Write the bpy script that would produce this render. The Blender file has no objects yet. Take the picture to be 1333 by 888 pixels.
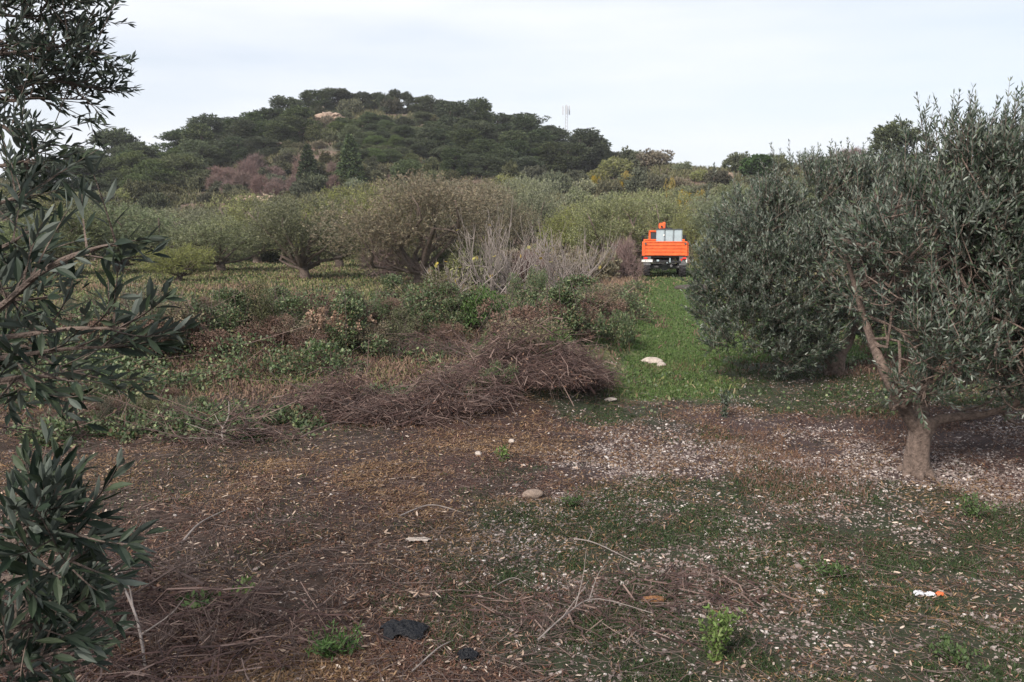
import bpy, bmesh, math
import numpy as np
from mathutils import Vector, Matrix
R = math.radians
rng = np.random.default_rng(7)
sc = bpy.context.scene
COL = sc.collection

# ------------------------------------------------------------------ camera
W0, H0, F0 = 1333.0, 888.0, 1080.0
PITCH = R(7.6); CAMH = 2.3
CP, SP = math.cos(PITCH), math.sin(PITCH)
cam_d = bpy.data.cameras.new('camera'); cam = bpy.data.objects.new('camera', cam_d); COL.objects.link(cam)
cam.location = (0, 0, CAMH); cam.rotation_euler = (R(90) - PITCH, 0, 0)
cam_d.sensor_width = 36; cam_d.lens = F0 / W0 * 36; cam_d.clip_start = 0.05; cam_d.clip_end = 6000
sc.camera = cam

# ------------------------------------------------------------------ sky, sun, exposure
SUN_EL, SUN_AZ = R(38), R(215)       # azimuth clockwise from +Y: behind the camera, to the left
wd = bpy.data.worlds.new('World'); sc.world = wd; wd.use_nodes = True
nt = wd.node_tree; nt.nodes.clear()
def N(t, typ, **kw):
    n = t.nodes.new(typ)
    for k, v in kw.items(): setattr(n, k, v)
    return n
wo = N(nt, 'ShaderNodeOutputWorld'); bg = N(nt, 'ShaderNodeBackground'); bg.inputs[1].default_value = 0.1
sky = N(nt, 'ShaderNodeTexSky', sky_type='NISHITA', sun_disc=False, sun_elevation=SUN_EL, sun_rotation=SUN_AZ,
        air_density=1.0, dust_density=2.0, ozone_density=2.0)
tc = N(nt, 'ShaderNodeTexCoord'); mp = N(nt, 'ShaderNodeMapping'); mp.inputs['Scale'].default_value = (1.2, 1.2, 7.0)
mp.inputs['Rotation'].default_value = (0, R(6), 0)
nz = N(nt, 'ShaderNodeTexNoise'); nz.inputs['Scale'].default_value = 1.6; nz.inputs['Detail'].default_value = 5; nz.inputs['Roughness'].default_value = .5
cr = N(nt, 'ShaderNodeValToRGB'); cr.color_ramp.elements[0].position = .3; cr.color_ramp.elements[1].position = .68
cr.color_ramp.elements[0].color = (.6, .6, .6, 1); cr.color_ramp.elements[1].color = (1, 1, 1, 1)
mx = N(nt, 'ShaderNodeMix', data_type='RGBA'); mx.inputs[7].default_value = (6.3, 6.5, 6.85, 1)
# thinner cloud above, thick white veil near the horizon
sx = N(nt, 'ShaderNodeSeparateXYZ'); mr = N(nt, 'ShaderNodeMapRange'); mr.inputs[1].default_value = 0.02; mr.inputs[2].default_value = 0.36
mr.inputs[3].default_value = 1.0; mr.inputs[4].default_value = 0.0
mxf = N(nt, 'ShaderNodeMath', operation='MAXIMUM')
L = nt.links.new
L(tc.outputs['Generated'], mp.inputs[0]); L(mp.outputs[0], nz.inputs['Vector']); L(nz.outputs[0], cr.inputs[0])
L(tc.outputs['Generated'], sx.inputs[0]); L(sx.outputs[2], mr.inputs[0]); L(cr.outputs[0], mxf.inputs[0]); L(mr.outputs[0], mxf.inputs[1])
L(mxf.outputs[0], mx.inputs[0]); L(sky.outputs[0], mx.inputs[6]); L(mx.outputs[2], bg.inputs[0]); L(bg.outputs[0], wo.inputs[0])

sl = bpy.data.lights.new('sun', 'SUN'); so = bpy.data.objects.new('sun', sl); COL.objects.link(so)
sl.energy = 3.9; sl.angle = R(18); sl.color = (1, .91, .82)
so.rotation_euler = (R(90) - SUN_EL, 0, R(180) - SUN_AZ)
sc.view_settings.view_transform = 'Standard'; sc.view_settings.look = 'None'
sc.view_settings.exposure = 0.70; sc.view_settings.gamma = 1.0; sc.view_settings.use_curve_mapping = False
sc.cycles.max_bounces = 5; sc.cycles.diffuse_bounces = 3; sc.cycles.transmission_bounces = 3; sc.cycles.glossy_bounces = 2

# ------------------------------------------------------------------ helpers: noise, pixels, terrain
def vnoise(x, y, seed=0):
    xi = np.floor(x).astype(np.int64); yi = np.floor(y).astype(np.int64)
    fx = x - xi; fy = y - yi; fx = fx*fx*(3-2*fx); fy = fy*fy*(3-2*fy)
    def h(a, b):
        n = (a*374761393 + b*668265263 + seed*974711) & 0xffffffff
        n = ((n ^ (n >> 13))*1274126177) & 0xffffffff
        return ((n ^ (n >> 16)) & 0xffff)/65535.0
    return (h(xi, yi)*(1-fx) + h(xi+1, yi)*fx)*(1-fy) + (h(xi, yi+1)*(1-fx) + h(xi+1, yi+1)*fx)*fy
def fbm(x, y, s=1.0, oct=4, seed=0):
    x = np.asarray(x, float); y = np.asarray(y, float)
    a = .5; t = 0; v = 0
    for i in range(oct):
        v = v + a*vnoise(x*s + 100 + 17*i, y*s + 100 - 9*i, seed+i); t += a; a *= .5; s *= 2.03
    return v/t
def sstep(a, b, x): t = np.clip((x-a)/(b-a), 0, 1); return t*t*(3-2*t)
def ray(px, py):
    a = (np.asarray(px, float) - W0/2)/F0; b = (H0/2 - np.asarray(py, float))/F0
    return a, CP + b*SP, -SP + b*CP           # per unit of depth
def at_d(px, py, Y):
    a, c, d = ray(px, py); t = Y/c
    return np.array([a*t, Y, CAMH + d*t])
def flat(px, py, z=0.0):
    a, c, d = ray(px, py); t = (z-CAMH)/d
    return np.stack([a*t, c*t], -1)
_SK = np.array([[-900,250,120,70],[-300,240,130,70],[0,236,140,72],[100,238,150,72],[200,214,165,75],[300,188,180,78],[370,160,190,80],[420,145,195,80],
    [480,140,200,80],[540,144,200,80],[600,164,195,80],[700,182,190,80],[760,200,180,78],[800,206,165,75],[850,212,150,70],[900,219,140,65],[1000,222,130,62],[1100,218,120,60],
    [1200,212,115,60],[1333,216,110,60],[1700,230,110,60],[2400,250,110,60]], float)
def terrain(x, y):
    x = np.asarray(x, float); y = np.asarray(y, float)
    r = np.hypot(x, y); az = np.arctan2(x, np.maximum(y, 1e-6)); az = np.clip(az, -1.2, 1.2)
    px = W0/2 + F0*np.tan(az)/1.0*CP
    py = np.interp(px, _SK[:,0], _SK[:,1]); D = np.interp(px, _SK[:,0], _SK[:,2]); Fo = np.interp(px, _SK[:,0], _SK[:,3])
    c = CP + (H0/2-py)/F0*SP; d = -SP + (H0/2-py)/F0*CP
    Hr = CAMH + d/c*D
    yy = r*np.cos(az)
    t = np.clip((yy-Fo)/(D-Fo), 0, 1)
    up = t**1.25*(1.18 - .18*t**3)
    down = 1 - .75*sstep(0, 160, yy-D)
    z = Hr*np.where(yy < D, up, down)*np.where(y > 0, 1, 0)
    z = z + (fbm(x, y, 1/18., 4, 3)-.55)*2.2*sstep(70, 110, r)*np.where(y > 0, 1, 0)
    z = z + (fbm(x, y, 1/3., 3, 5)-.5)*.16*sstep(2, 6, r) + (fbm(x, y, 1/.6, 3, 8)-.5)*.09 + (fbm(x, y, 1/.16, 2, 18)-.5)*.035*(r < 16)
    # low banks that carry the brambles
    z = z + bankz(x, y)
    return z
def seg_d(x, y, pts):
    best = np.full(np.shape(x), 1e9)
    for (a, b) in zip(pts[:-1], pts[1:]):
        ax, ay = a; bx, by = b; vx, vy = bx-ax, by-ay
        t = np.clip(((x-ax)*vx + (y-ay)*vy)/(vx*vx+vy*vy), 0, 1)
        best = np.minimum(best, np.hypot(x-ax-t*vx, y-ay-t*vy))
    return best
BANK_A = [tuple(flat(*p)) for p in [(-120, 475), (180, 470), (420, 462), (600, 440)]]          # bramble strip, left
BANK_B = [tuple(flat(*p)) for p in [(640, 530), (700, 500), (760, 455), (815, 410), (830, 385)]]   # bramble hedge beside the lane
def bankz(x, y):
    return .6*np.exp(-(seg_d(x, y, BANK_A)/1.3)**2) + .42*np.exp(-(seg_d(x, y, BANK_B)/.9)**2)
def ground_at(px, py):
    """first hit of the pixel's ray with the terrain"""
    a, c, d = ray(px, py)
    t = np.concatenate([np.arange(3, 60, .25), np.arange(60, 260, .5)])
    zz = CAMH + d*t - terrain(a*t, c*t)
    i = np.argmax(zz < 0) if (zz < 0).any() else len(t)-1
    return np.array([a*t[i], c*t[i], float(terrain(a*t[i], c*t[i]))])
def inpoly(x, y, poly):
    x = np.asarray(x); y = np.asarray(y); ins = np.zeros(x.shape, bool); n = len(poly)
    for i in range(n):
        x0, y0 = poly[i]; x1, y1 = poly[(i+1) % n]
        cnd = ((y0 > y) != (y1 > y)) & (x < (x1-x0)*(y-y0)/(y1-y0+1e-12)+x0)
        ins ^= cnd
    return ins
def to_px(x, y, z=0):
    dz = z-CAMH; dep = y*CP - dz*SP; up = y*SP + dz*CP
    dep = np.maximum(dep, .1)
    return W0/2 + F0*x/dep, H0/2 - F0*up/dep

# ------------------------------------------------------------------ materials
def mat(name, base, rough=.8, island=None, obj_rnd=0.0, noise=None, bump=0.0, bscale=30., back=None, trans=0.0, metal=0.0, attr=False, hue=.0, spec=.3, coord='Object'):
    m = bpy.data.materials.new(name); m.use_nodes = True; t = m.node_tree; t.nodes.clear(); l = t.links.new
    out = N(t, 'ShaderNodeOutputMaterial'); p = N(t, 'ShaderNodeBsdfPrincipled'); l(p.outputs[0], out.inputs[0])
    p.inputs['Roughness'].default_value = rough; p.inputs['Metallic'].default_value = metal; p.inputs['Specular IOR Level'].default_value = spec
    if attr:
        a = N(t, 'ShaderNodeAttribute', attribute_name='tint'); col = a.outputs['Color']
    else:
        c = N(t, 'ShaderNodeRGB'); c.outputs[0].default_value = (*(base or (0,0,0)), 1); col = c.outputs[0]
    geo = N(t, 'ShaderNodeNewGeometry')
    if island:                         # list of colours picked per leaf
        r = N(t, 'ShaderNodeValToRGB'); e = r.color_ramp
        while len(e.elements) < len(island): e.elements.new(.5)
        for i, cc in enumerate(island):
            e.elements[i].position = i/(len(island)-1); e.elements[i].color = (*cc, 1)
        l(geo.outputs['Random Per Island'], r.inputs[0]); col = r.outputs[0]
    if back:
        mb = N(t, 'ShaderNodeMix', data_type='RGBA'); mb.inputs[7].default_value = (*back, 1)
        l(geo.outputs['Backfacing'], mb.inputs[0]); l(col, mb.inputs[6]); col = mb.outputs[2]
    if noise:                          # (scale, lo, hi) multiplies the colour
        tcc = N(t, 'ShaderNodeTexCoord'); n = N(t, 'ShaderNodeTexNoise'); n.inputs['Scale'].default_value = noise[0]; n.inputs['Detail'].default_value = 6; n.inputs['Roughness'].default_value = .65
        l(tcc.outputs[coord], n.inputs['Vector'])
        rr = N(t, 'ShaderNodeMapRange'); rr.inputs[1].default_value = .3; rr.inputs[2].default_value = .7; rr.inputs[3].default_value = noise[1]; rr.inputs[4].default_value = noise[2]
        l(n.outputs[0], rr.inputs[0])
        mm = N(t, 'ShaderNodeMix', data_type='RGBA', blend_type='MULTIPLY'); mm.inputs[0].default_value = 1
        l(col, mm.inputs[6]); l(rr.outputs[0], mm.inputs[7]); col = mm.outputs[2]
    if obj_rnd or hue:
        oi = N(t, 'ShaderNodeObjectInfo'); hs = N(t, 'ShaderNodeHueSaturation')
        for inp, amt, off in (('Value', obj_rnd, 1), ('Hue', hue, .5), ('Saturation', obj_rnd, 1)):
            mr2 = N(t, 'ShaderNodeMapRange'); mr2.inputs[3].default_value = off-amt; mr2.inputs[4].default_value = off+amt
            if inp == 'Value': l(oi.outputs['Random'], mr2.inputs[0])
            else:
                wv = N(t, 'ShaderNodeMath', operation='FRACT'); m7 = N(t, 'ShaderNodeMath', operation='MULTIPLY'); m7.inputs[1].default_value = 7.3 if inp == 'Hue' else 13.7
                l(oi.outputs['Random'], m7.inputs[0]); l(m7.outputs[0], wv.inputs[0]); l(wv.outputs[0], mr2.inputs[0])
            l(mr2.outputs[0], hs.inputs[inp])
        l(col, hs.inputs['Color']); col = hs.outputs[0]
    l(col, p.inputs['Base Color'])
    if bump:
        tcc = N(t, 'ShaderNodeTexCoord'); n = N(t, 'ShaderNodeTexNoise'); n.inputs['Scale'].default_value = bscale; n.inputs['Detail'].default_value = 5; n.inputs['Roughness'].default_value = .7
        l(tcc.outputs['Object'], n.inputs['Vector']); b = N(t, 'ShaderNodeBump'); b.inputs['Strength'].default_value = bump; b.inputs['Distance'].default_value = .03
        l(n.outputs[0], b.inputs['Height']); l(b.outputs[0], p.inputs['Normal'])
    if trans:
        tr = N(t, 'ShaderNodeBsdfTranslucent'); l(col, tr.inputs[0]); ms = N(t, 'ShaderNodeMixShader'); ms.inputs[0].default_value = trans
        l(p.outputs[0], ms.inputs[1]); l(tr.outputs[0], ms.inputs[2]); l(ms.outputs[0], out.inputs[0])
    return m
M = {}
M['ground'] = mat('ground', (0,0,0), .95, attr=True, noise=(9., .55, 1.45), bump=.5, bscale=25)
M['soil_far'] = M['ground']
M['bark'] = mat('bark', (.13,.10,.085), .95, noise=(14., .5, 1.5), bump=.9, bscale=35)
M['bark_near'] = mat('bark_near', (.16,.12,.10), .95, noise=(26., .45, 1.6), bump=1.0, bscale=45)
M['bark_pale'] = mat('bark_pale', (.22,.19,.175), .9, noise=(9., .65, 1.3))
M['bark_dark'] = mat('bark_dark', (.055,.045,.04), .95, noise=(10., .6, 1.3))
M['olive_near'] = mat('olive_near', 0, .45, island=[(.018,.034,.020),(.028,.050,.028),(.045,.07,.036),(.016,.028,.022),(.10,.13,.07)], back=(.16,.185,.155), trans=.12, spec=.4)
M['olive_left'] = mat('olive_left', 0, .6, island=[(.008,.017,.010),(.013,.025,.014),(.024,.040,.021),(.04,.056,.03),(.008,.015,.010)], back=(.075,.092,.078), trans=.08, spec=.3)  # leaf colours darkened, the shade of the silhouetted tree is put into them
M['olive_far'] = mat('olive_far', 0, .75, island=[(.055,.075,.03),(.09,.115,.045),(.15,.175,.075),(.27,.28,.15),(.07,.09,.04)], back=(.17,.18,.12), trans=.15, obj_rnd=.24, hue=.025)
M['olive_yellow'] = mat('olive_yellow', 0, .75, island=[(.12,.14,.04),(.20,.22,.07),(.32,.33,.13),(.09,.11,.04)], back=(.2,.2,.12), trans=.2, obj_rnd=.14, hue=.015)
M['olive_brown'] = mat('olive_brown', 0, .8, island=[(.10,.08,.055),(.15,.12,.08),(.24,.21,.13),(.16,.11,.085),(.10,.10,.05)], back=(.18,.165,.12), trans=.15, obj_rnd=.1, hue=.01)
M['pine'] = mat('pine', 0, .8, island=[(.026,.042,.022),(.045,.066,.032),(.12,.145,.07),(.036,.05,.028),(.065,.085,.04)], trans=.1, obj_rnd=.28, hue=.02)
M['pine_light'] = mat('pine_light', 0, .8, island=[(.075,.098,.045),(.09,.118,.05),(.11,.135,.06),(.07,.088,.045)], trans=.1, obj_rnd=.2, hue=.02)
M['scrub'] = mat('scrub', 0, .85, island=[(.045,.052,.028),(.07,.078,.04),(.14,.14,.08),(.06,.066,.036)], trans=.1, obj_rnd=.3, hue=.035)
M['scrub_purple'] = mat('scrub_purple', 0, .9, island=[(.15,.10,.09),(.20,.14,.125),(.17,.12,.11),(.12,.09,.08)], obj_rnd=.16, hue=.01)
M['yellow_leaf'] = mat('yellow_leaf', 0, .7, island=[(.42,.30,.05),(.34,.22,.04),(.30,.28,.07),(.16,.15,.05)], trans=.3, obj_rnd=.12)
M['green_leaf'] = mat('green_leaf', 0, .6, island=[(.03,.06,.02),(.05,.09,.028),(.075,.12,.04),(.035,.06,.022)], trans=.15, obj_rnd=.15, hue=.01)
M['bright_green'] = mat('bright_green', 0, .6, island=[(.10,.17,.04),(.14,.21,.06),(.08,.13,.035),(.19,.24,.09)], trans=.25)
M['bramble'] = mat('bramble', 0, .55, island=[(.022,.044,.016),(.04,.075,.024),(.07,.11,.036),(.03,.05,.022),(.19,.24,.11),(.11,.06,.04),(.05,.09,.03)], back=(.11,.14,.08), trans=.12)
M['grass'] = mat('grass', 0, .7, island=[(.055,.105,.028),(.08,.135,.038),(.11,.16,.052),(.055,.09,.03),(.15,.155,.08)], trans=.25)
M['dark_grass'] = mat('dark_grass', 0, .7, island=[(.018,.035,.012),(.028,.052,.017),(.045,.075,.025),(.05,.05,.028)], trans=.2)
M['field_grass'] = mat('field_grass', 0, .8, island=[(.11,.14,.045),(.17,.18,.065),(.21,.19,.10),(.24,.19,.12),(.085,.12,.035)], trans=.2)
M['dry_grass'] = mat('dry_grass', 0, .85, island=[(.20,.135,.085),(.26,.18,.12),(.15,.095,.07),(.34,.25,.17)], trans=.15)
M['dry_flower'] = mat('dry_flower', 0, .9, island=[(.32,.22,.155),(.26,.17,.125),(.40,.29,.21)], trans=.1)
M['withered'] = mat('withered', 0, .85, island=[(.11,.065,.05),(.16,.10,.075),(.085,.055,.045),(.22,.15,.11)], trans=.1)
M['litter'] = mat('litter', 0, .85, island=[(.055,.025,.018),(.12,.058,.036),(.03,.017,.015),(.16,.088,.055),(.08,.038,.028),(.27,.18,.13),(.038,.021,.019),(.09,.045,.034),(.055,.028,.023)])
M['ochre'] = mat('ochre', 0, .85, island=[(.14,.080,.040),(.19,.115,.055),(.085,.048,.026),(.30,.205,.12),(.11,.062,.034)])
M['rust_grass'] = mat('rust_grass', 0, .85, island=[(.12,.065,.045),(.16,.09,.06),(.09,.05,.035),(.22,.14,.10)], trans=.15)
M['chips'] = mat('chips', 0, .85, island=[(.30,.21,.155),(.42,.33,.26),(.20,.13,.095),(.55,.46,.38)])
M['twig'] = mat('twig', 0, .9, island=[(.075,.052,.046),(.12,.09,.08),(.05,.036,.034),(.20,.155,.135)])
M['brush_twig'] = mat('brush_twig', 0, .9, island=[(.045,.027,.026),(.09,.054,.048),(.03,.02,.02),(.065,.04,.036),(.20,.145,.125),(.11,.072,.062)])
M['stones'] = mat('stones', 0, .9, island=[(.16,.125,.112),(.25,.205,.19),(.12,.092,.084),(.56,.52,.49),(.19,.15,.138),(.14,.11,.10),(.32,.275,.255),(.18,.14,.13)], noise=(60., .8, 1.15))
M['pale_rock'] = mat('pale_rock', (.40,.35,.31), .95, noise=(12., .6, 1.3), bump=.6, bscale=20)
M['brown_rock'] = mat('brown_rock', (.24,.185,.15), .95, noise=(30., .6, 1.3), bump=.6, bscale=40)
M['hill_rock'] = mat('hill_rock', (.30,.225,.175), .95, noise=(1.5, .7, 1.3), bump=.6, bscale=3)
M['rotten_wood'] = mat('rotten_wood', (.26,.13,.06), .9, noise=(40., .45, 1.4), bump=.8, bscale=60)
M['black_plastic'] = mat('black_plastic', (.006,.007,.010), .5, bump=.5, bscale=30, spec=.25)
M['white_scrap'] = mat('white_scrap', (.50,.51,.54), .7, noise=(30., .8, 1.1))
M['orange_scrap'] = mat('orange_scrap', (.5,.12,.04), .6)
M['truck_orange'] = mat('truck_orange', (.80,.13,.025), .5, noise=(3.5, .6, 1.1), spec=.5)
M['truck_black'] = mat('truck_black', (.018,.018,.02), .6, noise=(8., .7, 1.4))
M['truck_grey'] = mat('truck_grey', (.10,.10,.105), .6, noise=(8., .7, 1.4))
M['tyre'] = mat('tyre', (.022,.020,.022), .9, noise=(10., .6, 1.7))
M['rim'] = mat('rim', (.30,.08,.03), .6)
M['tank'] = mat('tank', (.33,.40,.43), .45, noise=(4., .85, 1.1), spec=.5)
M['tank_dark'] = mat('tank_dark', (.12,.13,.14), .5)
M['white_paint'] = mat('white_paint', (.78,.78,.76), .5)
M['red_paint'] = mat('red_paint', (.65,.03,.02), .4)
M['glass'] = mat('glass', (.04,.05,.06), .08, spec=.8)
M['mast_grey'] = mat('mast_grey', (.42,.44,.47), .5)

# ------------------------------------------------------------------ mesh helpers
class MB:
    """collects vertices and faces and links them as ONE mesh object"""
    def __init__(s): s.V = []; s.F = {3: [], 4: []}; s.n = 0
    def add(s, V, *Fs):
        V = np.asarray(V, np.float32).reshape(-1, 3)
        for F in Fs:
            F = np.asarray(F, np.int64)
            if F.size: s.F[F.shape[1]].append(F + s.n)
        s.V.append(V); s.n += len(V); return s
    def mesh(s, name, m, smooth=False, tint=None):
        me = bpy.data.meshes.new(name); V = np.concatenate(s.V)
        me.vertices.add(len(V)); me.vertices.foreach_set('co', V.ravel())
        loops = []; starts = []; tot = 0
        for k in (3, 4):
            if s.F[k]:
                F = np.concatenate(s.F[k]); loops.append(F.ravel()); starts.append(tot + np.arange(len(F))*k); tot += F.size
        loops = np.concatenate(loops).astype(np.int32); starts = np.concatenate(starts).astype(np.int32)
        me.loops.add(len(loops)); me.loops.foreach_set('vertex_index', loops)
        me.polygons.add(len(starts)); me.polygons.foreach_set('loop_start', starts)
        me.update(calc_edges=True); me.validate()
        me.polygons.foreach_set('use_smooth', np.full(len(me.polygons), smooth))
        if tint is not None:
            a = me.attributes.new('tint', 'FLOAT_COLOR', 'POINT')
            a.data.foreach_set('color', np.concatenate([tint, np.ones((len(tint), 1))], 1).astype(np.float32).ravel())
        me.materials.append(m); return me
    def build(s, name, m, parent=None, smooth=False, tint=None):
        o = bpy.data.objects.new(name, s.mesh(name, m, smooth, tint)); COL.objects.link(o)
        if parent: o.parent = parent
        return o
def tag(o, label=None, cat=None, group=None, kind=None):
    for k, v in (('label', label), ('category', cat), ('group', group), ('kind', kind)):
        if v: o[k] = v
    return o
def thing(name, label, cat, loc=(0,0,0), rz=0, group=None):
    o = bpy.data.objects.new(name, None); COL.objects.link(o); o.location = loc; o.rotation_euler = (0, 0, rz)
    o.empty_display_size = .2
    return tag(o, label, cat, group)
def part(name, me, parent):
    o = bpy.data.objects.new(name, me); COL.objects.link(o); o.parent = parent; return o
def unit(v): return v/np.maximum(np.linalg.norm(v, axis=-1, keepdims=True), 1e-9)
def rdir(n, r=rng): return unit(r.normal(size=(n, 3)))
def segs(mb, P0, P1, r0, r1, k=3):
    P0 = np.asarray(P0, float); P1 = np.asarray(P1, float); n = len(P0)
    if n == 0: return
    d = unit(P1-P0); a = unit(np.cross(d, np.where(np.abs(d[:, 2:3]) < .9, [[0, 0, 1.]], [[1., 0, 0]]))); b = np.cross(d, a)
    r0 = np.broadcast_to(r0, n)[:, None]; r1 = np.broadcast_to(r1, n)[:, None]
    V = np.empty((n, 2*k, 3))
    for i in range(k):
        c, s_ = math.cos(2*math.pi*i/k), math.sin(2*math.pi*i/k); o = a*c + b*s_
        V[:, i] = P0 + o*r0; V[:, k+i] = P1 + o*r1
    base = (np.arange(n)*2*k)[:, None]
    F = np.concatenate([base + np.array([[i, (i+1) % k, k+(i+1) % k, k+i]]) for i in range(k)])
    mb.add(V, F)
def tube(mb, pts, rad, k=8, wob=0.0, r=rng, cap=True):
    """smooth tube through the points"""
    pts = np.asarray(pts, float); n = len(pts); rad = np.broadcast_to(rad, n).astype(float)
    d = np.gradient(pts, axis=0); d = unit(d)
    a = np.zeros((n, 3)); ref = np.array([.3, .8, .2]); ref = ref/np.linalg.norm(ref)
    if abs(d[0] @ ref) > .9: ref = np.array([1., 0, 0])
    a[0] = unit(np.cross(d[0], ref)[None])[0]
    for i in range(1, n): v = a[i-1] - d[i]*(a[i-1] @ d[i]); a[i] = v/np.linalg.norm(v)
    b = np.cross(d, a); th = np.arange(k)*2*math.pi/k
    rr = rad[:, None]*(1 + wob*r.normal(size=(n, k)))
    V = pts[:, None] + (a[:, None]*np.cos(th)[None, :, None] + b[:, None]*np.sin(th)[None, :, None])*rr[..., None]
    i = np.arange(n-1)[:, None]*k; j = np.arange(k)[None]; j2 = (j+1) % k
    F = np.stack([i+j, i+j2, i+k+j2, i+k+j], -1).reshape(-1, 4)
    V = V.reshape(-1, 3)
    if cap:
        V = np.concatenate([V, pts[-1:] + d[-1:]*rad[-1]*.4, pts[:1]])
        T = np.stack([np.arange(k)+(n-1)*k, (np.arange(k)+1) % k+(n-1)*k, np.full(k, n*k)], -1)
        mb.add(V, F, T)
    else: mb.add(V, F)
def spline(pts, n):
    pts = np.asarray(pts, float); m = len(pts); t = np.linspace(0, m-1, n); i = np.clip(t.astype(int), 0, m-2); f = (t-i)[:, None]
    p0 = pts[np.maximum(i-1, 0)]; p1 = pts[i]; p2 = pts[i+1]; p3 = pts[np.minimum(i+2, m-1)]
    return .5*(2*p1 + (p2-p0)*f + (2*p0-5*p1+4*p2-p3)*f**2 + (3*p1-p0-3*p2+p3)*f**3)
def leaves(mb, P, D, Ln, Wd, hi=False, r=rng, up=1.0):
    n = len(P); D = unit(D); Ln = np.broadcast_to(Ln, n)[:, None]; Wd = np.broadcast_to(Wd, n)[:, None]
    nu = unit(np.array([[0, 0, up]]) + r.normal(size=(n, 3))*.7)
    w = unit(np.cross(D, nu)); nn = np.cross(w, D)
    bend = r.uniform(-.12, .12, (n, 1))
    def pt(t, s, lift=0.): return P + D*Ln*t + w*Wd*s*.5 + nn*(Ln*bend*t*t*2 + lift*Wd)
    if not hi:
        V = np.stack([pt(0, 0), pt(.3, -.85), pt(.3, .85), pt(.68, -.9), pt(.68, .9), pt(1, 0)], 1)
        b = (np.arange(n)*6)[:, None]
        mb.add(V, np.concatenate([b+[[0, 2, 1]], b+[[3, 4, 5]]]), b+[[1, 2, 4, 3]])
    else:
        V = np.stack([pt(0, 0), pt(.12, 0), pt(.35, 0), pt(.65, 0), pt(1, 0),
                      pt(.15, -.35, .06), pt(.15, .35, .06), pt(.38, -.95, .16), pt(.38, .95, .16), pt(.68, -.85, .14), pt(.68, .85, .14)], 1)
        b = (np.arange(n)*11)[:, None]
        T = np.concatenate([b+[[0, 1, 5]], b+[[0, 6, 1]], b+[[3, 4, 9]], b+[[3, 10, 4]]])
        Q = np.concatenate([b+[[1, 2, 7, 5]], b+[[1, 6, 8, 2]], b+[[2, 3, 9, 7]], b+[[2, 8, 10, 3]]])
        mb.add(V, T, Q)
def blades(mb, P, D, Ln, Wd, r=rng, droop=.35):
    """a blade bent over once"""
    n = len(P); D = unit(D); Ln = np.broadcast_to(Ln, n)[:, None]; Wd = np.broadcast_to(Wd, n)[:, None]
    w = unit(np.cross(D, r.normal(size=(n, 3)))); dr = np.array([[0, 0, -1.]])*droop
    m_ = P + D*Ln*.55; tp = P + D*Ln + dr*Ln
    V = np.stack([P-w*Wd*.5, P+w*Wd*.5, m_-w*Wd*.4, m_+w*Wd*.4, tp], 1); b = (np.arange(n)*5)[:, None]
    mb.add(V, b+[[0, 1, 3, 2]], b+[[2, 3, 4]])
def shoots(mbl, mbs, P, D, Ls, nl, Ll, Wl, hi=False, r=rng, spread=.75, stem=.0022, curve=.25):
    """leafy shoots: nl leaves in crossed pairs along each stem"""
    n = len(P); D = unit(D); Ls = np.broadcast_to(Ls, n)[:, None]
    side0 = unit(np.cross(D, r.normal(size=(n, 3)))); side1 = np.cross(D, side0)
    bend = (r.normal(size=(n, 3))*.5 + [0, 0, .5])*curve
    K = nl//2; prev = P
    for k in range(K):
        t = .12 + .88*k/max(K-1, 1); q = P + D*Ls*t + bend*Ls*t*t; dd = unit(D + 2*bend*t)
        if mbs is not None: segs(mbs, prev, q, stem*(1.15-.6*t)*2, stem*(1-.6*t)*2)
        prev = q
        s = side0 if k % 2 == 0 else side1
        for sg in (1, -1):
            keep = r.random(n) < .93
            dl = unit(dd*(1-.35*spread+.5*t) + s*sg*spread + r.normal(size=(n, 3))*.22)
            sc_ = Ll*(1.05-.4*abs(t-.45))*r.uniform(.75, 1.15, n)
            leaves(mbl, q[keep], dl[keep], sc_[keep], (sc_*Wl/Ll)[keep], hi, r)
    leaves(mbl, prev, unit(D+2*bend+r.normal(size=(n, 3))*.15), Ll*.7, Wl*.7, hi, r)
def lobes_pts(lobes, n, r=rng, shell=.45, gap=.42, gs=1.6, zmin=None):
    """points through the volume of overlapping lobes (cx,cy,cz,rx,ry,rz), denser to the outside, with gaps"""
    lobes = np.asarray(lobes, float); vol = lobes[:, 3]*lobes[:, 4]*lobes[:, 5]; vol = vol**.8
    out = []; dirs = []
    need = n
    while need > 0:
        i = r.choice(len(lobes), size=need*2+20, p=vol/vol.sum()); u = rdir(len(i), r); rad = r.random(len(i))**shell
        L_ = lobes[i]; p = L_[:, :3] + u*rad[:, None]*L_[:, 3:]
        g = .5*(fbm(p[:, 0]+p[:, 2]*.7, p[:, 1]-p[:, 2]*.5, gs, 3, 11) + fbm(p[:, 2], p[:, 0]+.4*p[:, 1], gs, 3, 21))
        ok = g > gap
        if zmin is not None: ok &= p[:, 2] > zmin
        out.append(p[ok]); dirs.append(unit(u/ L_[:, 3:]*L_[:, 3:].mean(1, keepdims=True))[ok]); need -= ok.sum()
    return np.concatenate(out)[:n], np.concatenate(dirs)[:n]
def limb_to(mb, a, b, r0, r1, r=rng, n=6, wob=.12, k=6):
    a = np.asarray(a, float); b = np.asarray(b, float); L_ = np.linalg.norm(b-a)
    mid = [(a*(1-t)+b*t) + r.normal(size=3)*wob*L_ + np.array([0, 0, -.10*L_*math.sin(math.pi*t)]) for t in (.35, .7)]
    p = spline([a, *mid, b], n); tube(mb, p, np.linspace(r0, r1, n), k, .06, r); return p

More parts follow.
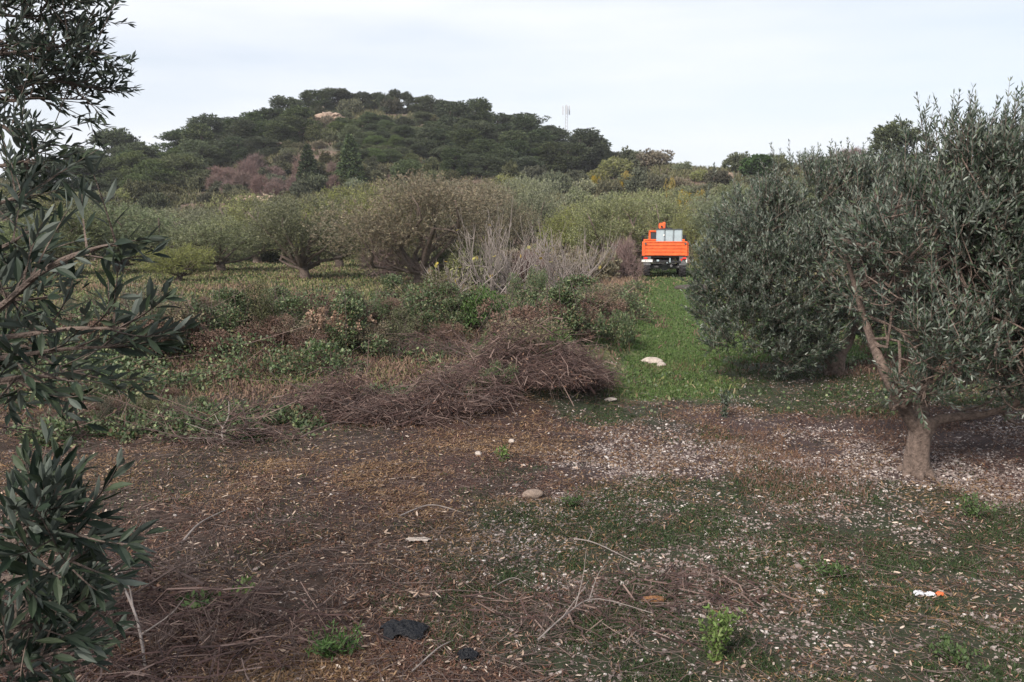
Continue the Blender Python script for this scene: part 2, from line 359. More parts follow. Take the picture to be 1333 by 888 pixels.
# ------------------------------------------------------------------ zones of the ground (world coordinates)
LANE = np.array([flat(870, 530), flat(872, 480), flat(873, 420), flat(877, 380), flat(882, 350), flat(886, 335)])
def lane_mask(x, y):
    cx = np.interp(y, LANE[:, 1], LANE[:, 0]); w = np.interp(y, [9, 12, 16, 20, 40], [.7, .95, 1.0, 1.05, 1.4])
    e = (fbm(x, y, 1.3, 3, 31)-.5)*1.7
    a = sstep(.25, -.25, (np.abs(x-cx)-w)+e)*sstep(10.6, 11.8, y+e)
    b = sstep(cx+.2, cx+.8, x)*sstep(14.0, 15.0, y+e)*sstep(13, 11, x)*sstep(30, 26, y)
    return np.maximum(a, b)*sstep(60, 45, y)*(.75+.25*sstep(.36, .5, fbm(x, y, .9, 3, 33)))
def zones(x, y):
    """weights: lane grass, stony, brown litter, green weeds, field, hill"""
    px, py = to_px(x, y); n1 = fbm(x, y, .55, 4, 41); n2 = fbm(x, y, 1.7, 3, 51)
    lane = lane_mask(x, y)
    xs = np.interp(y, [0, 4, 5, 7, 9, 12, 16], [-.2, .1, .0, .1, .35, .9, 2.0])      # boundary litter | stones
    stony = sstep(-.5, .7, x-xs + (n1-.5)*2.2)*sstep(14.5, 12.5, y)*(1-lane)
    litter = sstep(.6, -.4, x-xs + (n1-.5)*1.6)*sstep(11.2, 10.2, y+(n2-.5)*1.4)
    green = sstep(.5, .66, n1 + .24*sstep(7.5, 5, y)*sstep(-.3, .6, x) + .10*sstep(12.5, 14, y)*sstep(2, 3, x))*(1-lane)
    field = sstep(10.5, 12.5, y+(n2-.5)*1.4)*(1-lane)*(1-stony)
    hill = sstep(66, 84, np.hypot(x, y))
    return lane, stony, litter, green, field, hill
def albedo(x, y):
    lane, stony, litter, green, field, hill = zones(x, y)
    n1 = fbm(x, y, 3.0, 4, 61)[:, None]; n2 = fbm(x, y, .25, 3, 71)[:, None]; n3 = fbm(x, y, 12., 2, 81)[:, None]
    def c(*v): return np.array([v])
    b = c(.026,.017,.017)*(.6+.8*n1)
    def mixin(b, col, w): return b*(1-w[:, None]) + col*w[:, None]
    b = mixin(b, c(.034,.019,.016)*(.4+n1*1.2), litter)
    b = mixin(b, c(.040,.027,.026)*(.4+n1*1.2), stony)
    fcol = np.where((n2 > .52) | (y[:, None] > 22), c(.085,.088,.036), c(.085,.055,.042))*(.5+1.0*n1)
    b = mixin(b, fcol, field)
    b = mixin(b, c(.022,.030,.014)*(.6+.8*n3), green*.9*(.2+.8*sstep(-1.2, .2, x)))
    b = mixin(b, c(.065,.115,.030)*(.6+.8*n1), lane)
    hc = np.where(n2 > .5, c(.075,.07,.045), c(.12,.085,.065))*(.6+.8*n1)
    b = mixin(b, hc, hill)
    return b

# ------------------------------------------------------------------ ground sheet
def ground_sheet():
    azs = np.concatenate([np.linspace(-math.pi, -R(38), 60)[:-1], np.linspace(-R(38), R(38), 460), np.linspace(R(38), math.pi, 60)[1:]])
    rs = [0.3]
    while rs[-1] < 5000:
        r_ = rs[-1]; rs.append(r_ + (max(.045, r_*.0075) if r_ < 230 else r_*.06))
    rs = np.array(rs); A, Q = np.meshgrid(azs, rs); x = (np.sin(A)*Q).ravel(); y = (np.cos(A)*Q).ravel()
    z = terrain(x, y); n, k = len(rs), len(azs)
    i = np.arange(n-1)[:, None]*k; j = np.arange(k-1)[None]
    F = np.stack([i+j, i+k+j, i+k+j+1, i+j+1], -1).reshape(-1, 4)
    mb = MB(); V = np.stack([x, y, z], 1); mb.add(V, F)
    c0 = len(V); mb.add([[0, 0, float(terrain(0., .01))]], np.zeros((0, 3), int))
    T = np.stack([np.full(k-1, c0), np.arange(k-1), np.arange(k-1)+1], -1); mb.F[3].append(T[:, ::-1].copy())
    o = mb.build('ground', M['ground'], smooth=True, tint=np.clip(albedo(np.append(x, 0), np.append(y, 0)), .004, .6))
    tag(o, 'uneven brown ground with leaf litter, grassy lane and rising hill', kind='structure')
ground_sheet()

def scatter(n, ymin, ymax, dens=None, p=1.0, r=rng, edge=.66):
    """points on the ground in the wedge seen by the camera, density even in the picture's rows for p=1"""
    out = np.zeros((0, 2))
    while len(out) < n:
        k = n*2+50; u = r.random(k)
        y = 1/(1/ymin + (1/ymax-1/ymin)*u) if p == 1 else (ymin**p + (ymax**p-ymin**p)*u)**(1/p)
        x = (r.random(k)*2-1)*edge*y
        if dens is not None:
            ok = r.random(k) < dens(x, y); x = x[ok]; y = y[ok]
        out = np.concatenate([out, np.stack([x, y], 1)])
        if len(x) == 0: break
    return out[:n]
def on(xy, lift=0.0): return np.stack([xy[:, 0], xy[:, 1], terrain(xy[:, 0], xy[:, 1])+lift], 1)

# ------------------------------------------------------------------ litter, stones, grass (stuff)
def litter_all():
    mb = MB()
    d = lambda x, y: (lambda z: np.clip(z[2]*1.0 + z[1]*.4 + .15*(1-z[0]), 0, 1)*(1-.6*z[3])*(.25+.75*sstep(.35, .6, fbm(x, y, 2.2, 3, 91))))(zones(x, y))
    xy = scatter(340000, 3.6, 14, d, p=.2)
    P = on(xy, .006); n = len(P); th = rng.random(n)*6.283
    D = np.stack([np.cos(th), np.sin(th), np.abs(rng.normal(size=n))*.45*(rng.random(n) < .6)], 1)
    Ln = .007 + .034*rng.random(n)**1.8*(1+.05*P[:, 1]); leaves(mb, P, D, Ln, Ln*rng.uniform(.06, .26, n), up=1.6)
    o_ = fbm(P[:, 0], P[:, 1], .8, 4, 171) + .1*rng.normal(size=n) > .51
    o2 = MB(); leaves(o2, P[o_], D[o_], Ln[o_], Ln[o_]*rng.uniform(.05, .22, o_.sum()), up=1.6); tag(o2.build('straw_litter', M['ochre']), 'ochre straw lying in patches on the cleared ground', kind='stuff')
    mb = MB(); o_ = ~o_; leaves(mb, P[o_], D[o_], Ln[o_], Ln[o_]*rng.uniform(.06, .26, o_.sum()), up=1.6)
    tag(mb.build('leaf_litter', M['litter']), 'brown dead leaves and straw covering the cleared ground', kind='stuff')
    mb = MB()
    xy = scatter(11000, 3.6, 13, lambda x, y: np.clip(zones(x, y)[2]+.35*zones(x, y)[1], 0, 1), p=.2)
    P = on(xy, .012); n = len(P); th = rng.random(n)*6.283
    D = np.stack([np.cos(th), np.sin(th), rng.normal(size=n)*.2], 1); Ln = .008+.055*rng.random(n)**2.5
    leaves(mb, P, D, Ln, Ln*rng.uniform(.1, .35, n), up=1.6)
    tag(mb.build('wood_chips', M['chips']), 'pale wood chips scattered over the brown litter', kind='stuff')
    # twigs lying about
    mb = MB(); xy = scatter(13000, 3.6, 13, lambda x, y: .5+.5*zones(x, y)[2], p=.2); P = on(xy, .012); n = len(P)
    th = rng.random(n)*6.283; Ln = rng.uniform(.06, .32, n)[:, None]; D = np.stack([np.cos(th), np.sin(th), rng.normal(size=n)*.12], 1)
    m_ = P + D*Ln*.5 + rng.normal(size=(n, 3))*.02*[1, 1, .3]; e = P + D*Ln; e[:, 2] = np.maximum(e[:, 2], terrain(e[:, 0], e[:, 1]))
    rad = rng.uniform(.0008, .0028, n); segs(mb, P, m_, rad, rad*.85); segs(mb, m_, e, rad*.85, rad*.5)
    tag(mb.build('fallen_twigs', M['twig']), 'thin grey brown twigs lying on the ground', kind='stuff')
litter_all()

ICO = None
def rocks(mb, P, S, r=rng, flatten=.55):
    global ICO
    if ICO is None:
        bm = bmesh.new(); bmesh.ops.create_icosphere(bm, subdivisions=1, radius=1)
        ICO = (np.array([v.co[:] for v in bm.verts]), np.array([[v.index for v in f.verts] for f in bm.faces])); bm.free()
    V0, F0_ = ICO; n = len(P); k = len(V0)
    V = V0[None]*(1+r.normal(size=(n, k, 1))*.16)*np.stack([r.uniform(.7, 1.3, n), r.uniform(.6, 1.0, n), r.uniform(.6, 1., n)*flatten], 1)[:, None]*np.reshape(S, (-1, 1, 1))
    th = r.random(n)*6.283; c, s = np.cos(th)[:, None], np.sin(th)[:, None]
    X = V[..., 0]*c - V[..., 1]*s; Y = V[..., 0]*s + V[..., 1]*c; tl = r.normal(size=(n, 1))*.35; Z = V[..., 2] + X*tl
    mb.add(np.stack([X, Y, Z], -1) + P[:, None], (np.arange(n)*k)[:, None, None].repeat(len(F0_), 1).reshape(-1, 1) + np.tile(F0_, (n, 1)))
def stones_all():
    mb = MB()
    def d(x, y):
        z = zones(x, y); return np.clip(z[1], 0, 1)*(.10+.90*sstep(.38, .66, fbm(x, y, 1.6, 5, 101)))*(1-.6*z[3])*(.24+.76*sstep(10.5, 7.0, y))*(.7+.3*sstep(4.6, 6.4, y)) + .016
    xy = scatter(32000, 3.7, 14, d, p=.6); P = on(xy); n = len(P)
    S = .0035 + .014*rng.random(n)**3.5 + .0005*P[:, 1]; big = rng.random(n) < .012; S = np.where(big, S*1.8, S)
    rocks(mb, P + np.array([0, 0, .08])*S[:, None], S)
    tag(mb.build('gravel_stones', M['stones']), 'pale angular limestone pebbles strewn over the soil', kind='stuff')
stones_all()

def grass_all():
    mb = MB(); xy = scatter(110000, 10, 50, lambda x, y: lane_mask(x, y)**2, p=.1); P = on(xy); n = len(P)
    D = rng.normal(size=(n, 3))*.5 + [0, 0, 1]; Ln = rng.uniform(.025, .07, n)*(1+.02*P[:, 1]); blades(mb, P, D, Ln, .004+.0009*P[:, 1])
    tag(mb.build('lane_grass', M['grass']), 'short fresh green grass on the lane behind the truck', kind='stuff')
    mb = MB(); xy = scatter(60000, 3.7, 14, lambda x, y: np.clip(zones(x, y)[3]*.9*(.12+.88*sstep(-1.2, .2, x))+.02, 0, 1)*(.04+.96*sstep(.44,.6,fbm(x, y, 2.5, 3, 181))), p=.2); P = on(xy); n = len(P)
    D = rng.normal(size=(n, 3))*.6 + [0, 0, .8]; Ln = rng.uniform(.02, .07, n); blades(mb, P, D, Ln, .0025+.0006*P[:, 1])
    tag(mb.build('weed_grass', M['dark_grass']), 'dark green grass and moss between the stones', kind='stuff')
    fz = lambda x, y: np.clip(zones(x, y)[4], 0, 1)
    kinds = [('field_grass', 'field_grass', 'yellow green rough grass in the field under the olives', 110000, lambda x, y: np.maximum(sstep(.42, .55, fbm(x, y, .35, 3, 111)), .9*sstep(18, 26, y)), (.05, .16)),
             ('green_grass', 'grass', 'patches of fresh green grass between the brambles', 30000, lambda x, y: sstep(.50, .62, fbm(x, y, .45, 3, 121)), (.05, .14)),
             ('olive_grass', 'dark_grass', 'dull dark green grass and herbs on the bank', 40000, lambda x, y: .15+sstep(.45, .6, fbm(x, y, .6, 3, 131)), (.06, .18)),
             ('withered_grass', 'withered', 'withered reddish brown grass on the terrace', 60000, lambda x, y: (.1+sstep(.46, .6, fbm(x, y, .4, 3, 141)))*(.12+.88*sstep(26, 17, y)), (.06, .2))]
    for nm, mt, lb, n, dn, lr in kinds:
        mb = MB(); xy = scatter(n, 10.4, 82, lambda x, y: fz(x, y)*dn(x, y), p=.1); P = on(xy); n = len(P)
        D = rng.normal(size=(n, 3))*.5 + [0, 0, 1]; Ln = rng.uniform(*lr, n)*(.6+.9*fbm(P[:, 0], P[:, 1], 1.5, 2, 3)); blades(mb, P, D, Ln*(1+.012*P[:, 1]), .004+.0011*P[:, 1])
        tag(mb.build(nm, M[mt]), lb, kind='stuff')
    # broad leaved herbs in patches
    mb = MB(); xy = scatter(30000, 9.5, 26, lambda x, y: (fz(x, y)+.15*zones(x, y)[3])*sstep(.48, .62, fbm(x, y, .9, 3, 151)), p=.1); P = on(xy); P[:, 2] += rng.random(len(P))**2*.16
    leaves(mb, P, rng.normal(size=P.shape)+[0, 0, .6], rng.uniform(.03, .07, len(P)), rng.uniform(.02, .045, len(P)))
    tag(mb.build('broadleaf_herbs', M['bramble']), 'small broad leaved green herbs spread over the bank', kind='stuff')
    mb = MB(); xy = scatter(5000, 6.5, 14.5, lambda x, y: sstep(1.5, 2.5, x)*sstep(.45, .62, fbm(x, y, .8, 3, 191))*sstep(14.5, 13.5, y), p=.2); P = on(xy); n = len(P)
    D = rng.normal(size=(n, 3))*.45 + [0, 0, 1]; blades(mb, P, D, rng.uniform(.04, .16, n), .005)
    tag(mb.build('rusty_grass', M['rust_grass']), 'rust brown withered grass under the right olives', kind='stuff')
    # tall dry grass in drifts
    mb = MB()
    spots = [(300, 378, 1.2, .5), (345, 388, 1.2, .5), (410, 394, 1.0, .4), (140, 376, 1.2, .5), (520, 398, 1.2, .4),
             (800, 372, .8, .8), (785, 392, .6, .9), (815, 380, .6, .8), (560, 480, .8, .45), (590, 455, .8, .5), (510, 495, 1.0, .35), (620, 445, .5, .5),
             (330, 515, 1.0, .2), (220, 520, 1.2, .2), (750, 400, .7, .6), (700, 420, .8, .5)]
    for (px, py, s, h) in spots:
        c = flat(px, py); n = int(480*s); q = c + rng.normal(size=(n, 2))*s*[.6, .5]*(1+c[1]*.01); P = on(q)
        D = rng.normal(size=(n, 3))*.4 + [0, 0, 1]; blades(mb, P, D, rng.uniform(.25, 1.0, n)*h*.85, .003+.0006*c[1], droop=.25)
    tag(mb.build('tall_dry_grass', M['dry_grass']), 'tall straw coloured dry grass standing in drifts', kind='stuff')
grass_all()

# ------------------------------------------------------------------ brambles and brush
def mound_pts(c, rx, ry, h, n, r=rng, inner=.25):
    u = rdir(n, r); u[:, 2] = np.abs(u[:, 2]); rad = (1-inner*r.random(n)**1.5)
    g = .72+.55*fbm(c[0]+u[:, 0]*rx, c[1]+u[:, 1]*ry, 1.8, 3, 5)
    p = np.stack([c[0]+u[:, 0]*rx*rad*g, c[1]+u[:, 1]*ry*rad*g, u[:, 2]*h*rad*g], 1)
    p[:, 2] += terrain(p[:, 0], p[:, 1])-.03
    return p, u
def bramble_stuff():
    mb = MB(); st = MB()
    ms = []
    for k in range(95):                      # patches on the left bank
        t = rng.random(); px = -60 + 720*t; py = np.interp(px, [-60, 180, 420, 600, 660], [475, 460, 455, 435, 425]) + rng.normal()*22
        ms.append((px, py, rng.uniform(.3, 1.1), rng.uniform(.2, .75)))
    for k in range(30):                      # hedge along the lane
        t = rng.random(); px = 680 + 155*t; py = 492 - 92*t + rng.normal()*10
        ms.append((px, py, rng.uniform(.3, .7), rng.uniform(.3, .65)))
    for k in range(20): ms.append((rng.uniform(600, 800), rng.uniform(395, 425), rng.uniform(.4, .8), rng.uniform(.25, .55)))
    for k in range(14): ms.append((rng.uniform(80, 400), rng.uniform(545, 570), rng.uniform(.35, .7), rng.uniform(.12, .26)))
    ms += [(640, 478, .45, .3), (620, 500, .4, .2), (668, 468, .5, .45), (520, 530, .35, .18), (500, 520, .4, .2), (730, 470, .5, .6), (580, 500, .3, .15), (700, 462, .5, .6)]
    for (px, py, s, h) in ms:
        c = flat(px, py); n = int(2000*s*s+600)
        p, u = mound_pts(c, s*1.15, s, h, n, inner=.5)
        g = fbm(p[:, 0], p[:, 1], 3., 2, 9); p = p[g > .38]; u = u[g > .38]
        leaves(mb, p, u + rng.normal(size=p.shape)*.8, rng.uniform(.03, .07, len(p)), rng.uniform(.02, .045, len(p)))
        m_ = 26; a = p[rng.integers(len(p), size=m_)]; b = a + rng.normal(size=(m_, 3))*[.35, .35, .15] + [0, 0, .12]; segs(st, a, b, .005, .003)
    tag(mb.build('bramble_thicket', M['bramble']), 'tangled green bramble covering the bank and hedge line', kind='stuff')
    tag(st.build('bramble_canes', M['brush_twig']), 'thin brown bramble canes sticking out of the thicket', kind='stuff')
bramble_stuff()
def brush_pile(label, px, py, rx, ry, h, n, lean=0.):
    c = flat(px, py); z = float(terrain(*c)); t = thing('brush_pile', label, 'brush pile', (c[0], c[1], z)); mb = MB()
    a = rng.random(n)*6.283; rr = np.sqrt(rng.random(n)); x = np.cos(a)*rr*rx; y = np.sin(a)*rr*ry
    z0 = h*(1-rr**2)*rng.random(n)*(.35+1.3*sstep(.35, .62, fbm(x+c[0], y+c[1], 2.4, 3, 77)))
    th = rng.normal(size=n)*.95 + lean + math.pi*(rng.random(n) < .5); L_ = rng.uniform(.2, .7, n)*min(1.3, .7+rx*.5)
    D = np.stack([np.cos(th), np.sin(th), rng.normal(size=n)*.38*min(1, h*3)], 1); P = np.stack([x, y, z0*(.6+.8*fbm(x*1., y, 2.2, 3, n))+.02], 1) - D*L_[:, None]*.5
    prev = P; rad = (.0008+.0055*rng.random(n)**3)*(1+.02*c[1]); K = 5; arc = rng.uniform(-.05, .30, n)*min(1, h*3)
    for k in range(1, K+1):
        s = k/K; q = P + D*(L_*s)[:, None] + rng.normal(size=(n, 3))*.02; q[:, 2] += arc*math.sin(math.pi*s)*L_
        q[:, 2] = np.maximum(q[:, 2], .012)
        segs(mb, prev, q, rad*(1.1-.6*(k-1)/K), rad*(1.1-.6*k/K)); prev = q
    mb.build('twigs', M['brush_twig'], t)
    if h > .15:
        for k in range(int(10+14*rx)):
            m3 = MB()
            p = np.array([rng.normal()*rx*.5, rng.normal()*ry*.5, 0]); p[2] = h*rng.uniform(.1, .75); th_ = rng.normal()*.8 + math.pi*(rng.random() < .5); l = rng.uniform(.3, .75)
            q = p + np.array([math.cos(th_)*l, math.sin(th_)*l, rng.uniform(-.1, .28)]); S = spline([p, (p+q)/2+rng.normal(size=3)*.05, q], 7); tube(m3, S, np.linspace(rng.uniform(.005, .012), .003, 7), 5, .08)
            for e in range(4):
                i = rng.integers(2, 6); d = (q-p)/l+rng.normal(size=3)*.5; segs(m3, [S[i]], [S[i]+d*rng.uniform(.08, .22)], .004, .0015)
            m3.build('cut_branch', M['twig'], t)
        m4 = MB(); k = int(n*.5); a = rng.random(k)*6.283; rr = np.sqrt(rng.random(k))
        p = np.stack([np.cos(a)*rr*rx*1.1, np.sin(a)*rr*ry*1.1, h*(1-rr**2)*rng.random(k)*1.1+.02], 1); leaves(m4, p, rng.normal(size=(k, 3)), .045, .018); m4.build('dead_leaves', M['litter'], t)
    return t
brush_pile('largest heap of cut purple brown brushwood beside the lane hedge', 690, 524, .85, .8, .46, 2200, .1)
brush_pile('round dark heap at the right end of the brushwood, next to the lane', 752, 516, .45, .5, .36, 900, .3)
brush_pile('reddish heap left of the largest brushwood heap', 600, 545, .62, .5, .30, 1100, -.1)
brush_pile('low strip of reddish cut twigs below the dry grass', 520, 552, .8, .35, .18, 900, -.1)
brush_pile('leftmost rounded heap of dry reddish brown twigs', 450, 542, .75, .45, .30, 1000, .2)
brush_pile('small tangle of pale bleached twigs below the left brambles', 310, 580, .7, .35, .18, 160, -.3)
brush_pile('dark brushwood lying in front of the bare fig trees', 690, 432, 1.6, .7, .42, 900, .1)
brush_pile('dark brushwood on the bank left of the dry grass strip', 560, 470, 1.1, .6, .35, 500, .1)
brush_pile('thin loose scatter of grey twigs in the right foreground litter', 885, 765, .55, .3, .06, 130, .2)
brush_pile('thin grey twigs spread below the brown stump', 760, 800, .6, .35, .05, 110, .1)
brush_pile('dark dead twigs in the bottom left corner under the olive', 235, 835, .9, .5, .14, 420, .3)
brush_pile('twigs lying along the bottom left edge of the clearing', 110, 800, .8, .4, .16, 260, .1)

# bleached branch with a forked end standing out of the twig tangle
def dead_branch(label, pts, r0, sub=()):
    P = np.array([[*flat(px, py), 0] for px, py, _ in pts]); P[:, 2] = terrain(P[:, 0], P[:, 1]) + [h for *_, h in pts]
    o = P[0].copy(); t = thing('dead_branch', label, 'branch', o); mb = MB(); S = spline(P-o, 14); tube(mb, S, np.linspace(r0, r0*.35, 14), 6, .08)
    for (i, d, l) in sub:
        a = S[i]; b = a + unit(np.array([d]))[0]*l; m_ = (a+b)/2 + rng.normal(size=3)*.04*l; tube(mb, spline([a, m_, b], 6), np.linspace(r0*.55, r0*.2, 6), 5, .05)
    mb.build('wood', M['bark_pale'], t)
dead_branch('pale curved branch standing up from the twig tangle at left', [(292, 585, .0), (290, 578, .12), (299, 575, .26), (300, 572, .4)], .011, [(3, (-.9, .2, .25), .45), (4, (.9, 0, .05), .5), (2, (-.9, -.3, .15), .35), (3, (.8, .3, -.1), .6), (5, (-.4, .3, .5), .2)])
dead_branch('long grey stick lying diagonally on the brown litter at left', [(235, 710, .01), (262, 690, .03), (305, 665, .01)], .009)
dead_branch('arching grey branch rising from the bottom left corner', [(190, 875, .0), (180, 850, .2), (150, 820, .36), (112, 800, .38)], .009, [(5, (-.3, .2, .6), .25), (3, (.6, .1, .5), .3)])
dead_branch('pale bare stick at the bottom, right of the black plastic', [(535, 880, .01), (570, 855, .04), (590, 842, .02)], .006)
dead_branch('dark stick on litter near the left foreground', [(520, 672, .01), (560, 660, .03), (600, 668, .01)], .008)
dead_branch('long thin grey branch arching over the twigs in the centre foreground', [(700, 840, .02), (735, 820, .10), (775, 800, .12), (850, 805, .05)], .006, [(6, (.2, .5, .7), .35), (8, (.3, -.2, .8), .3), (4, (.5, .6, .4), .3)])
dead_branch('pale twig in front of the brown stump, centre foreground', [(640, 765, .01), (668, 752, .03), (690, 765, .01)], .005)
dead_branch('pale stripped stick lying in the litter right of centre', [(745, 700, .01), (775, 712, .03), (835, 735, .01)], .006, [(5, (.3, .7, .3), .15)])

# ------------------------------------------------------------------ plants
def clump_plant(name, label, cat, px, py, h, w, n, m, leafL=.05, leafW=.022, stems=9, group=None):
    c = ground_at(px, py); t = thing(name, label, cat, c, 0, group); mb = MB(); st = MB()
    for k in range(stems):
        a = rng.random()*6.283; e = np.array([math.cos(a)*w*rng.random(), math.sin(a)*w*rng.random(), h*rng.uniform(.55, 1.0)])
        S = spline([[0, 0, -.02], e*[.35, .35, .5]+rng.normal(size=3)*.01, e], 6); tube(st, S, np.linspace(.004, .0018, 6), 4)
        q = S[np.clip((rng.random(n)*5).astype(int)+1, 0, 5)] + rng.normal(size=(n, 3))*.01*[1, 1, 1]; D = rng.normal(size=(n, 3))*.8+[0, 0, .5]
        leaves(mb, q, D, leafL*rng.uniform(.6, 1.2, n), leafW*rng.uniform(.7, 1.2, n))
    st.build('stem', M['twig'], t); mb.build('leaves', m, t); return t
clump_plant('weed_plant', 'bright yellow green bushy weed at the bottom edge, right of centre', 'plant', 930, 880, .30, .16, 60, M['bright_green'], .03, .012, 16)
clump_plant('weed_plant', 'small pale green sprig in the left foreground litter', 'plant', 320, 780, .13, .09, 8, M['bright_green'], .05, .03, 4)
clump_plant('weed_plant', 'low green weed with broad leaves at the left foreground', 'plant', 265, 815, .16, .25, 14, M['green_leaf'], .05, .03, 10)
clump_plant('weed_plant', 'dark upright seedling standing among the stones', 'plant', 943, 545, .34, .10, 40, M['olive_near'], .05, .015, 7)
clump_plant('weed_plant', 'round green weed tuft on the stony ground right of the tree trunk', 'plant', 1265, 680, .17, .22, 40, M['green_leaf'], .03, .012, 14)
clump_plant('weed_plant', 'bright green grass tuft on stones in front of the brush heap', 'plant', 745, 662, .10, .16, 26, M['green_leaf'], .04, .012, 10)
clump_plant('weed_plant', 'green weed tuft at the lower right among dark moss', 'plant', 1080, 775, .10, .20, 26, M['green_leaf'], .03, .016, 12)
clump_plant('weed_plant', 'pale green weed on the ground left of the white stone', 'plant', 655, 610, .14, .14, 20, M['bright_green'], .04, .02, 6)
clump_plant('weed_plant', 'grassy green tuft at the bottom, left of the black plastic', 'plant', 430, 882, .12, .22, 40, M['green_leaf'], .05, .008, 16)
clump_plant('weed_plant', 'green weeds beside the bottom edge at far right', 'plant', 1240, 875, .10, .22, 30, M['green_leaf'], .03, .014, 14)
def dead_weed(label, px, py, h, n, w=.14):
    c = ground_at(px, py); t = thing('dead_weed', label, 'dry plant', c, 0, 'dead weeds at the bottom left'); st = MB()
    for k in range(n):
        a = rng.random()*6.283; e = np.array([math.cos(a)*w*rng.uniform(.2, 1.3), math.sin(a)*w, h*rng.uniform(.4, 1)]); S = spline([[rng.normal()*.03, rng.normal()*.03, -.02], e*[.3, .3, .5]+rng.normal(size=3)*.02, e], 8); tube(st, S, np.linspace(.0026, .0012, 8), 4, .05)
        for q in range(4):
            i = rng.integers(3, 8); d = rng.normal(size=3)*.5+[0, 0, .6]; segs(st, [S[i]], [S[i]+d*rng.uniform(.03, .11)], .0013, .0008)
    st.build('stems', M['twig'], t)
for i, (px, py, h, n) in enumerate([(190, 760, .42, 9), (300, 745, .30, 6), (245, 800, .36, 12), (330, 840, .30, 12), (150, 840, .4, 12), (390, 870, .22, 9), (270, 868, .34, 14), (205, 880, .36, 14), (440, 800, .2, 6), (700, 830, .25, 6), (745, 790, .2, 6)]):
    dead_weed('thin grey dead weed stems rising from the litter in the near foreground', px, py, h, n)
# pinkish dry flower heads among the brambles
for i, (px, py, lb) in enumerate([(405, 462, 'leftmost clump of pinkish dry seed heads in the brambles'), (428, 458, 'middle and tallest clump of pinkish dry seed heads'), (450, 460, 'rightmost clump of pinkish dry seed heads in the brambles')]):
    c = ground_at(px, py); t = thing('dry_flower', lb, 'dry plant', c, 0, 'dry seed heads in the brambles'); st = MB(); 
    for k in range(10):
        e = np.array([rng.normal()*.32, rng.normal()*.25, rng.uniform(.4, .7)]); segs(st, [[0, 0, 0]], [e], .005, .003)
        n = 34; q = e + rng.normal(size=(n, 3))*[.04, .04, .07]; hd = MB(); leaves(hd, e+(q-e)*.45, rdir(n), .05, .034); hd.build('seed_head', M['dry_flower'], t)
    st.build('stem', M['dry_grass'], t)

# ------------------------------------------------------------------ rocks and rubbish
def rock(name, label, px, py, s, m, fl=.6, cat='stone', sub=3):
    c = ground_at(px, py); bm = bmesh.new(); bmesh.ops.create_icosphere(bm, subdivisions=sub, radius=1)
    V = np.array([v.co[:] for v in bm.verts]); F = np.array([[v.index for v in f.verts] for f in bm.faces]); bm.free()
    o = rng.random(2)*50
    k = .72+.6*fbm(V[:, 0]+V[:, 2]*.8+o[0], V[:, 1]-V[:, 2]*.6+o[1], 1.1, 4, 3); V = V*k[:, None]*np.array(s)*[1, 1, fl]
    V[:, 2] += s[2]*fl*.45
    mb = MB(); mb.add(V, F); ob = mb.build(name, m); ob.location = c; ob.rotation_euler = (0, 0, rng.random()*.6-.3); tag(ob, label, cat); return ob
rock('field_stone', 'large pale stone lying on the green lane', 848, 474, (.17, .09, .12), M['pale_rock'])
rock('field_stone', 'small white stone just right of the pale lane stone', 861, 479, (.075, .07, .09), M['pale_rock'])
rock('field_stone', 'rounded brown stone in the middle of the foreground', 694, 656, (.085, .06, .07), M['brown_rock'])
rock('field_stone', 'small white stone between the brush heap and the stony ground', 666, 578, (.035, .03, .045), M['pale_rock'])
rock('field_stone', 'pale stone half hidden beside the stone strewn grass', 795, 527, (.09, .05, .05), M['pale_rock'])
rock('field_stone', 'small pale stone at the left end of the stony ground', 623, 597, (.035, .035, .04), M['pale_rock'])
rock('rotten_stump', 'orange brown rotten piece of wood in the right foreground', 850, 786, (.085, .03, .035), M['rotten_wood'], .8, 'wood')
rock('earth_clod', 'flat dark clod on the lane edge near the right olive', 905, 378, (.8, .4, .28), M['bark_dark'], .6, 'earth clod')  # a lump of earth, drawn in the dark bark material
def crumpled(name, label, px, py, sx_, sy_, sz_, m, cat, seed):
    c = ground_at(px, py); n = 34; u, v = np.meshgrid(np.linspace(-1, 1, n), np.linspace(-1, 1, n)); u = u.ravel(); v = v.ravel()
    r2 = u*u+v*v; e = 1+.3*(fbm(np.arctan2(v, u)+9, u*0, 1.5, 3, seed)-.5)
    z = (np.maximum(0, 1-r2/e)**.5)*.6 + (np.abs(fbm(u, v, 2.2, 4, seed)-.5)*2)*.8*np.exp(-r2*.6)
    V = np.stack([u*sx_*(.75+.5*fbm(u, v, 1, 2, seed+3)), v*sy_*(.75+.5*fbm(v, u, 1, 2, seed+5)), z*sz_], 1)
    i = np.arange(n-1)[:, None]*n; j = np.arange(n-1)[None]; F = np.stack([i+j, i+j+1, i+n+j+1, i+n+j], -1).reshape(-1, 4)
    keep = (r2[F].max(1) < 1.15+.25*np.sin(5*np.arctan2(v[F].mean(1), u[F].mean(1))))
    mb = MB(); mb.add(V, F[keep]); ob = mb.build(name, m, smooth=False); ob.location = (c[0], c[1], c[2]+.012)
    md = ob.modifiers.new('Solidify', 'SOLIDIFY'); md.thickness = .004
    tag(ob, label, cat)
crumpled('plastic_bag', 'larger crumpled black plastic bag lying in the foreground litter', 525, 850, .14, .10, .07, M['black_plastic'], 'plastic bag', 3)
crumpled('plastic_bag', 'smaller scrap of black plastic at the bottom edge', 608, 878, .06, .05, .05, M['black_plastic'], 'plastic bag', 13)
crumpled('paper_scrap', 'white crumpled scrap on the dark ground at lower right', 1194, 783, .035, .022, .03, M['white_scrap'], 'litter', 23)
crumpled('paper_scrap', 'thin white scrap beside the orange one at lower right', 1210, 786, .035, .02, .02, M['white_scrap'], 'litter', 33)
